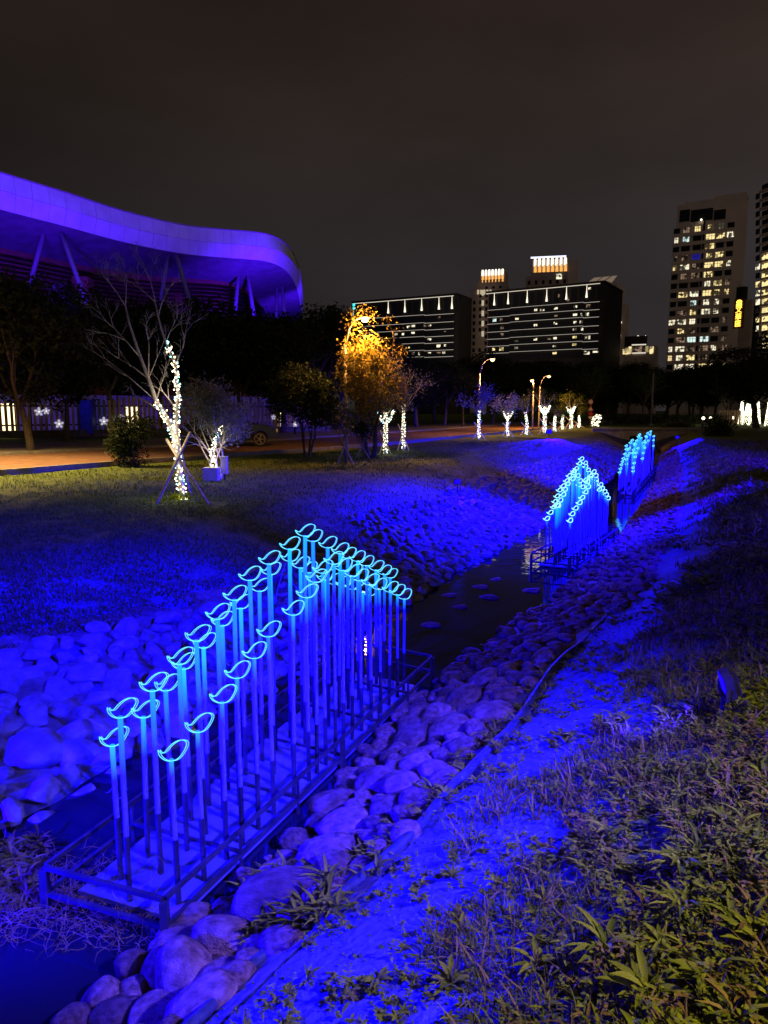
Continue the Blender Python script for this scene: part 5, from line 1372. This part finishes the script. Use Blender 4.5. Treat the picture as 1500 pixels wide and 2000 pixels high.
lampcone = emit('wall_wash', (1, .88, .65), 1.6)

def office(x0, D0_, x1, D1_, ytopL, label, floors, lines, lit, jog, depth, wash, sidewin=None):
    f = Face(x0, D0_, x1, D1_); u, zt = f.uz(x0 + .5, ytopL)
    t = thing('office_building', (f.A.x, f.A.y, 1.2), label, 'building')
    mb = MB(); blk(f, mb, .0, f.L, 1, zt, depth); mb.build('wall', wallA, t)
    # floors: glass bands between lit ledges
    zs = [f.uz(*l)[1] for l in lines]
    for i, z in enumerate(zs):
        mb = MB(); f.box(mb, 0.2, f.L * jog[0], z - .5, z, .1, 1.2); f.box(mb, f.L * jog[0], f.L * jog[1], z - .2, z + .3, .12, .9); f.box(mb, f.L * jog[1], f.L - 1.5, z - .5, z, .1, 1.2)
        bl = mb.build('ledge', wallA, t)
        mb = MB(); f.box(mb, 0.2, f.L * jog[0], z - .02, z + .12, 1.2, 1.34); f.box(mb, f.L * jog[0], f.L * jog[1], z + .3, z + .42, .9, 1.02); f.box(mb, f.L * jog[1], f.L - 1.5, z - .02, z + .12, 1.2, 1.34)
        mb.build('light_strip', strip_w, bl)
        z2 = zs[i + 1] if i + 1 < len(zs) else z - 3.4
        mb = MB(); f.box(mb, .6, f.L - 1.8, z2 + .5, z - .7, .0, .12); mb.build('glass_band', DARKG, t)
    mb = MB(); f.box(mb, -.4, f.L + .2, zt - .3, zt + .5, -depth, 1.9); mb.build('roof', wallA, t)
    mb = MB(); f.box(mb, -.4, f.L - 1.5, zt - .55, zt - .35, 1.6, 1.8); mb.build('roof_light', strip_top, t)
    zt2 = zs[0]
    for k in range(14):
        u = f.L * (k + .5) / 14; mb = MB(); f.box(mb, u - 1.1, u + 1.1, zt2 + 1.0, zt - 1.2, .02, .12); mb.build('glass_band', DARKG, t)
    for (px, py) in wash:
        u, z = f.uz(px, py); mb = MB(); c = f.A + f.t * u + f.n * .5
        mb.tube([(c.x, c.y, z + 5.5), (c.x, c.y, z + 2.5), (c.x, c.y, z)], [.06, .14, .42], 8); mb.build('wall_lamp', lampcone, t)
    for (px, py, w, h, kd) in lit:
        u, z = f.uz(px, py); w_ = w * D1_ / F; h_ = h * D1_ / F; window(f, t, u - w_ / 2, u + w_ / 2, z - h_ / 2, z + h_ / 2, kd, False, .14)
    return f, t
ZC = lambda l: [(920 + a * .2533, 480 + b * .2533) for a, b in l]
litC = [(x_, y_, w, h, k) for (x_, y_), (w, h, k) in zip(ZC([(500, 495), (550, 495), (655, 483), (805, 470), (905, 465), (182, 570), (235, 570), (355, 563), (655, 540), (803, 532), (853, 530), (895, 522), (498, 612), (652, 598), (803, 590), (850, 588), (240, 630), (800, 645), (858, 643), (240, 685), (350, 735), (497, 722), (605, 718), (648, 713), (800, 705), (898, 700), (175, 795), (235, 795), (350, 788), (645, 775), (797, 762), (645, 828), (893, 818), (960, 818), (915, 330), (680, 385), (745, 410)]),
        [(6, 4, 'w'), (9, 4, 'w'), (7, 4, 'w'), (7, 4, 'w'), (8, 7, 'd'), (8, 8, 'c'), (6, 7, 'd'), (7, 4, 'w'), (6, 3, 'd'), (8, 4, 'w'), (3, 5, 'w'), (7, 9, 'w'), (7, 4, 'w'), (7, 5, 'w'), (6, 4, 'w'), (6, 5, 'w'), (7, 6, 'd'), (7, 4, 'w'), (4, 5, 'w'), (6, 6, 'd'), (7, 3, 'w'), (7, 4, 'w'), (7, 3, 'd'), (7, 4, 'w'), (8, 4, 'y'), (11, 10, 'w'), (6, 7, 'y'), (9, 7, 'y'), (7, 4, 'w'), (7, 3, 'w'), (8, 4, 'y'), (8, 4, 'y'), (11, 10, 'w'), (10, 3, 'w'), (5, 4, 'w'), (4, 6, 'd'), (6, 8, 'd')])]
fC, tC = office(950, 303, 1172, 278, 573, 'wide dark office block with seven lit floor lines, centre right', 7, ZC([(650, 462), (650, 520), (650, 575), (650, 640), (650, 697), (650, 755), (650, 812)]), litC, (.21, .84), 26,
                ZC([(182, 460), (288, 450), (435, 440), (585, 430), (737, 415), (893, 400)]))
ZA = lambda l: [(620 + a * .2533, 450 + b * .2533) for a, b in l]
litA = [(x_, y_, w, h, k) for (x_, y_), (w, h, k) in zip(ZA([(702, 745), (740, 735), (868, 730), (608, 800), (660, 800), (738, 790), (865, 838), (935, 885), (985, 880), (985, 770), (938, 670), (830, 735), (740, 948), (865, 942), (975, 938), (935, 940), (708, 903), (785, 950)]),
        [(7, 4, 'w'), (7, 5, 'w'), (7, 4, 'w'), (6, 4, 'w'), (5, 4, 'w'), (7, 4, 'w'), (7, 5, 'w'), (8, 8, 'w'), (4, 7, 'w'), (4, 6, 'd'), (5, 7, 'd'), (5, 4, 'd'), (6, 4, 'w'), (6, 3, 'w'), (6, 6, 'w'), (8, 5, 'd'), (3, 3, 'w'), (3, 6, 'w')])]
fA, tA = office(694, 311, 893, 289, 592, 'dark office block with rounded top left of the beige towers', 7, ZA([(750, 665), (750, 725), (750, 778), (750, 830), (750, 880), (750, 935), (750, 985)]), litA, (.12, .70), 14,
                ZA([(550, 640), (678, 632), (807, 620), (940, 610), (1040, 605)]))
# teal vertical sign on the left end of the first office block
p0 = at(691, 592, D=309); t = thing('vertical_sign', p0, 'teal glowing vertical sign at the left corner of the first office block', 'sign')
tm_ = emit('teal_neon', (.05, .75, .75), 1.6)
a = MB(); p1 = at(691, 626, D=309); a.box((p0.x, p0.y + .4, (p0.z + p1.z) / 2), (1.6, .4, p0.z - p1.z)); a.build('board', M['steel'], t)
for k in range(5):
    z = p0.z - (p0.z - p1.z) * (k + .5) / 5; a = MB(); a.box((p0.x, p0.y, z), (1.0, .2, .7 if k else 1.1)); a.box((p0.x - .1, p0.y, z - .55), (.25, .2, .35)); a.build('light_glyph', tm_ if k < 2 else WM['c'], t)

# pale slab building behind the wide block
f = Face(1133, 330, 1200, 322); t = thing('office_building', (f.A.x, f.A.y, 1.2), 'pale building with floodlit slanted roof behind the wide office block', 'building')
_, z1 = f.uz(1160, 543); _, z0 = f.uz(1160, 556)
mb = MB(); blk(f, mb, 0, f.L * .92, 1, z0, 14); mb.build('wall', wallP, t)
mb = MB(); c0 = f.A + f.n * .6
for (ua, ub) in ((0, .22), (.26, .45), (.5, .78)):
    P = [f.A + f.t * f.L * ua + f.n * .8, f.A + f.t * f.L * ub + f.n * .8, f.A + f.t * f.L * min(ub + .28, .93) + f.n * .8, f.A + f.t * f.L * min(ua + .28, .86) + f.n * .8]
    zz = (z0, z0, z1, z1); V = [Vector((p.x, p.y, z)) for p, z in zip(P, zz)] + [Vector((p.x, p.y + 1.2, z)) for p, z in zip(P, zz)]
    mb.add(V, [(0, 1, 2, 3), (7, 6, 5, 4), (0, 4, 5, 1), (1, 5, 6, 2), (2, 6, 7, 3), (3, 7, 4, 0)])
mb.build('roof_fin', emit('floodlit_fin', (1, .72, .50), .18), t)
f2 = Face(1181, 300, 1200, 305); _, zz = f2.uz(1190, 560); mb = MB(); blk(f2, mb, 0, f2.L, 1, zz, 12); mb.build('end_wall', wallP, t)
f2 = Face(1172, 290, 1186, 296); _, zz = f2.uz(1178, 546); mb = MB(); blk(f2, mb, 0, f2.L, 1, zz, 12); mb.build('side_wall', wallP, t)

# two beige towers with glowing crowns
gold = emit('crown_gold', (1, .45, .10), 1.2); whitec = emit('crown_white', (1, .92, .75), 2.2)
def crown_tower(x0, x1, Dd, steps, crown, label, nfin, topline):
    f = Face(x0, Dd, x1, Dd - 6); t = thing('tower_block', (f.A.x, f.A.y, 1.2), label, 'building')
    for i, (a0, a1, yt) in enumerate(steps):
        u0, zt = f.uz(a0, yt); u1, _ = f.uz(a1, yt); mb = MB(); blk(f, mb, u0, u1, 1, zt, 26 - i * 2, front=-i * .8); mb.build('wall', wallT, t)
        cols = max(3, int((u1 - u0) / 3.2))
        for r_ in range(9 if i == 0 else 3):
            for c_ in range(cols):
                u = u0 + (u1 - u0) * (c_ + .5) / cols; z = zt - 3.2 - r_ * 3.6
                if rng.random() < .9: window(f, t, u - .7, u + .7, z - 1.0, z + 1.0, '.' if rng.random() < .97 else 'y', False, -i * .8 + .02)
    (a0, a1, y0, y1) = crown; u0, zt = f.uz(a0, y0); u1, zb = f.uz(a1, y1)
    mb = MB(); blk(f, mb, u0, u1, zb - 1, zt - .4, 18, front=-3); mb.build('crown', wallT, t)
    for k in range(nfin):
        u = u0 + (u1 - u0) * (k + .5) / nfin; w = (u1 - u0) / nfin
        mb = MB(); f.box(mb, u - w * .24, u + w * .24, zt - (zt - zb) * .45, zt, -2.9, -2.2); mb.build('crown_lamp', whitec, t)
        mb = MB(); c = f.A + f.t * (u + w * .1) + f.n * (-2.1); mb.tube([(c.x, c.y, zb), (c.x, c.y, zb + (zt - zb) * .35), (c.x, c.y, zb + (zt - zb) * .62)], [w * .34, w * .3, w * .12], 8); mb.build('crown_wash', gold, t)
    if topline:
        mb = MB(); f.box(mb, u0 - 1.2, u1 - .8, zt + .3, zt + 1.0, -3, -1.8); mb.build('crown_line', emit('crown_blue_white', (.75, .78, 1.0), 1.6), t)
    return f, t
f, t = crown_tower(921, 993, 400, [(921, 993, 566), (930, 984, 552), (935, 982, 546)], (938, 983, 526, 550), 'slim beige tower with a round glowing gold crown', 7, False)
for k in range(5):
    u, z = f.uz(943, 572 + k * 20); mb = MB(); f.box(mb, u - .6, u + .6, z - 1.4, z + 1.4, .1, .4); mb.build('wall_light', emit('tower_wall_light', (1, .85, .6), .5), t)
for px in (934, 940, 946, 952, 958): u, z = f.uz(px, 570); mb = MB(); f.box(mb, u - .5, u + .5, z - 1.3, z + 1.0, .1, .4); mb.build('wall_light', emit('tower_cornice_light', (1, .85, .55), .5), t)
f, t = crown_tower(1027, 1131, 390, [(1027, 1110, 540), (1036, 1108, 532)], (1041, 1108, 504, 533), 'broad beige tower with flat white line over its gold crown', 8, True)
u0, zt = f.uz(1109, 506); u1, _ = f.uz(1131, 506); mb = MB(); blk(f, mb, u0, u1, 1, zt, 20, front=-2); mb.build('lift_tower', wallP, t)
window(f, t, *(lambda q: (q[0] - 1.4, q[0] + 1.4, q[1] - 1.3, q[1] + 1.3))(f.uz(1092, 540)), 'w', False, .1)

# small blocks to the right of it
f = Face(1202, 330, 1220, 332); _, zt = f.uz(1210, 593); t = thing('tower_block', (f.A.x, f.A.y, 1.2), 'narrow dark building with two lamps right of the pale slab', 'building')
mb = MB(); blk(f, mb, 0, f.L, 1, zt, 12); mb.build('wall', wallT, t)
for (px, py) in ((1211, 630), (1209, 655)): u, z = f.uz(px, py); mb = MB(); c = f.A + f.t * u + f.n * .4; mb.ball((c.x, c.y, z), .6, 1); mb.build('wall_lamp', lampcone, t)
mb = MB(); u, z = f.uz(1203, 625); f.box(mb, u - .3, u + .1, z - 3, z + 3, .1, .4); mb.build('light_strip', strip_top, t)
f = Face(1215, 305, 1277, 300); _, zt = f.uz(1245, 672); t = thing('penthouse_building', (f.A.x, f.A.y, 1.2), 'low building with a brightly lit glass penthouse between the tall blocks', 'building')
mb = MB(); blk(f, mb, 0, f.L, 1, zt - 1, 14); mb.build('wall', wallT, t)
wy = emit_var('penthouse_light', (1, .78, .38), 1.1, .5, .3)
for (a0, a1, y0, y1, mt) in ((1216, 1221, 682, 692, wy), (1222, 1227, 680, 692, wy), (1228, 1233, 677, 691, wy), (1236, 1260, 677, 688, WM['d']), (1261, 1266, 676, 687, wy), (1269, 1276, 677, 691, wy)):
    u0, z1 = f.uz(a0, y0); u1, z0 = f.uz(a1, y1); mb = MB(); f.box(mb, u0, u1, z0, z1, .0, .2); mb.build('window', mt, t)
for (a0, a1, y) in ((1234, 1262, 674), (1235, 1261, 690)): u0, z = f.uz(a0, y); u1, _ = f.uz(a1, y); mb = MB(); f.box(mb, u0, u1, z - .2, z + .25, .1, .5); mb.build('light_strip', strip_top, t)
u0, z1 = f.uz(1218, 655); u1, _ = f.uz(1262, 655); mb = MB(); blk(f, mb, u0, u1, zt - 2, z1, 8, front=-5); mb.build('roof_block', wallA, t)
for px in (1244, 1259): u, z = f.uz(px, 654); mb = MB(); c = f.A + f.t * u - f.n * 6; mb.ball((c.x, c.y, z), .4, 1); mb.build('roof_lamp', lampcone, t)

# tall apartment tower
f = Face(1301, 262, 1430, 251); _, zt = f.uz(1302, 404)
t = thing('apartment_tower', (f.A.x, f.A.y, 1.2), 'tall beige apartment tower with a grid of lit windows', 'building')
mb = MB(); blk(f, mb, 0, f.L, 1, zt, 9); mb.build('wall', wallP, t)
mb = MB(); f.box(mb, f.L * .12, f.L * .55, zt, zt + .6, -6, 0.02); f.box(mb, f.L * .55, f.L + .15, zt, zt + 1.4, -6, .03); mb.build('parapet', wallP, t)
for (a0, a1) in ((1328, 1348), (1350, 1393), (1395, 1418)):
    u0, z1 = f.uz(a0, 411); u1, _ = f.uz(a1, 411); _, z0 = f.uz(a0, 434 if a0 != 1395 else 430); mb = MB(); f.box(mb, u0, u1, z0, z1, -.1, .12); mb.build('window', DARKG, t)
rows_ = ['.dyyw.', 'wc.yyw', '...y..', 'ddbyy.', 'ywdyyw', '.ddy..', '...wyd', '.ywyyy', '..cww.', '.dyww.', 'www..d', '.yd.d.', '.dcc.d', 'wwddwd', 'ywyd..', '.wwywy', '..yw..', '.w.yd.', '..y.w.']
fl = 17.0 * 256 / F; ztop = f.uz(1370, 441)[1]
cols_ = [(1308, 1320), (1324, 1341), (1346, 1362), (1371, 1387), (1391, 1406), (1411, 1424)]
for r_, row in enumerate(rows_):
    z1 = ztop - r_ * fl; z0 = z1 - fl * .56
    ul, ur = f.uz(1306, 600)[0], f.uz(1426, 600)[0]
    mb = MB(); f.box(mb, ul, ur, z0 - fl * .4, z0 - .05, .02, .35); mb.build('balcony_slab', wallP, t)
    for c_, k in enumerate(row):
        u0, u1 = f.uz(cols_[c_][0], 600)[0], f.uz(cols_[c_][1], 600)[0]
        s0 = .5 * (rng.random() < .5) if k != '.' else 0
        window(f, t, u0 + s0 * .8, u1 - s0, z0, z1, k, True, .03)
mb = MB(); u = f.uz(1366, 600)[0]; f.box(mb, u - .3, u + .3, 1, ztop + 1.5, .02, .3); mb.build('recess_panel', principled('recess_dark', (.02, .018, .02), .8), t)
mb = MB(); u, z = f.uz(1370, 430); c = f.A + f.t * u + f.n * .6; mb.ball((c.x, c.y, z), .35, 1); mb.build('beacon', M['white_bulb'], t)
f3 = Face(1443, 250, 1449, 268); mb = MB()

# side building carrying the yellow sign
f = Face(1431, 243, 1464, 238); _, zt = f.uz(1440, 588)
t = thing('sign_building', (f.A.x, f.A.y, 1.2), 'narrow beige building carrying the yellow vertical sign', 'building')
mb = MB(); blk(f, mb, 0, f.L * .72, 1, zt, 3); mb.build('wall', wallT, t)
mb = MB(); blk(f, mb, f.L * .72, f.L, 1, zt - 1, 3.5, front=-1.2); mb.build('side_wall', wallA, t)
u0, z1 = f.uz(1437, 561); u1, _ = f.uz(1452, 561); mb = MB(); blk(f, mb, u0, u1, zt, z1, 2.6, front=-.5); mb.build('water_tank', wallA, t)
for (px, py) in ((1457, 605), (1454, 646), (1454, 672)): u, z = f.uz(px, py); window(f, t, u - .6, u + .6, z - .6, z + .6, 'w', False, -.3 if px < 1454.5 else -.3)
_, zs0 = f.uz(1445, 583); _, zs1 = f.uz(1443, 641)
sg = thing('hotel_sign', (f.A.x, f.A.y - .5, zs1), 'yellow glowing vertical sign with an emblem over three characters', 'sign')
ym = emit('sign_yellow', (1, .62, .06), 2.6)
uc = f.uz(1444.0, 610)[0]
mb = MB(); f.box(mb, uc - 1.7, uc + 1.7, zs1, zs0, .05, .35); mb.build('board', noisy('sign_board', (.10, .02, .02), (.14, .03, .03), 1, .6), sg)
# emblem: an oval over a rounded bar
def disc2(cu, cz, ru, rz_, name):
    mb = MB(); n = 20; P = []
    for k in range(n):
        an = 2 * math.pi * k / n; P.append((cu + ru * math.cos(an), cz + rz_ * math.sin(an)))
    V = [f.A + f.t * u + f.n * .55 + Vector((0, 0, z)) for u, z in P] + [f.A + f.t * u + f.n * .36 + Vector((0, 0, z)) for u, z in P]
    mb.add(V, [tuple(range(n)), tuple(reversed(range(n, 2 * n)))] + [(i, (i + 1) % n, n + (i + 1) % n, n + i) for i in range(n)]); mb.build(name, ym, sg)
_, ze = f.uz(1445, 590); disc2(uc, ze, .95, .68, 'emblem_oval')
_, ze = f.uz(1445, 596.5); mb = MB(); f.box(mb, uc - .95, uc + .95, ze - .5, ze + .5, .36, .55); mb.build('emblem_bar', ym, sg)
for ch, py in (('文', 606), ('華', 619.5), ('匯', 633)):
    cu = bpy.data.curves.new('sign_character', 'FONT'); cu.body = ch; cu.size = 2.25; cu.extrude = .06; cu.offset = .02; cu.align_x = 'CENTER'; cu.align_y = 'CENTER'
    cu.materials.append(ym); tmp = bpy.data.objects.new('tmp_text', cu); COL.objects.link(tmp); bpy.context.view_layer.update(); mm = bpy.data.meshes.new_from_object(tmp); bpy.data.objects.remove(tmp); o = link('sign_character', mm, sg)
    _, z = f.uz(1444, py); p = f.A + f.t * uc + f.n * .45; o.location = Vector((p.x, p.y, z)) - wloc(sg); o.rotation_euler = (R(90), 0, f.ang)

# tower cut by the right edge
f = Face(1471, 222, 1560, 205); _, zt = f.uz(1485, 372)
t = thing('apartment_tower', (f.A.x, f.A.y, 1.2), 'tall apartment tower cut off by the right edge of the picture', 'building')
mb = MB(); blk(f, mb, 0, f.uz(1490, 600)[0], 1, zt, 12); mb.build('side_wall', wallT, t)
_, z2 = f.uz(1492, 345); mb = MB(); blk(f, mb, f.uz(1489, 600)[0], f.L, 1, z2, 12, front=.8); mb.build('wall', wallP, t)
for k in range(-2, 17):
    u, z = f.uz(1480, 418 + k * 17.2); window(f, t, u - .75, u + .75, z - .8, z + .8, 'ywwd'[k % 4] if k in (6, 8, 9, 10, 12, 13) else '.', False, .05)
    u, z = f.uz(1497.5, 400 + k * 17.2)
    window(f, t, u - .9, u + 2.5, z - .75, z + .75, 'y' if k > 5 else '.', False, .85)
    mb = MB(); f.box(mb, u - 1.2, f.L - .5, z - 1.5, z - .8, .82, 1.5); mb.build('balcony', wallP, t)
# unseen spots added to brighten the far tower walls
spot((60, 150, 9), (117, 240, 52), 10000, (1, .78, .62), 80, 1.0, 4, 'added_tower_light')
spot((20, 190, 9), (70, 390, 60), 110000, (1, .74, .55), 50, 1.0, 4, 'added_tower_light')
# dim far blocks that close the skyline at the left of the towers
for (x0, x1, yt, Dd, lb) in ((907, 922, 585, 420, 'plain dark far block between the left office block and the slim tower'),):
    f = Face(x0, Dd, x1, Dd); _, zt = f.uz(x0, yt + 100); t = thing('far_block', (f.A.x, f.A.y, 1.2), lb, 'building'); mb = MB(); blk(f, mb, 0, f.L, 1, zt, 12); mb.build('wall', wallT, t)
    mb = MB(); blk(f, mb, .5, f.L - .5, zt, zt + 1, 10); mb.build('roof', wallA, t)
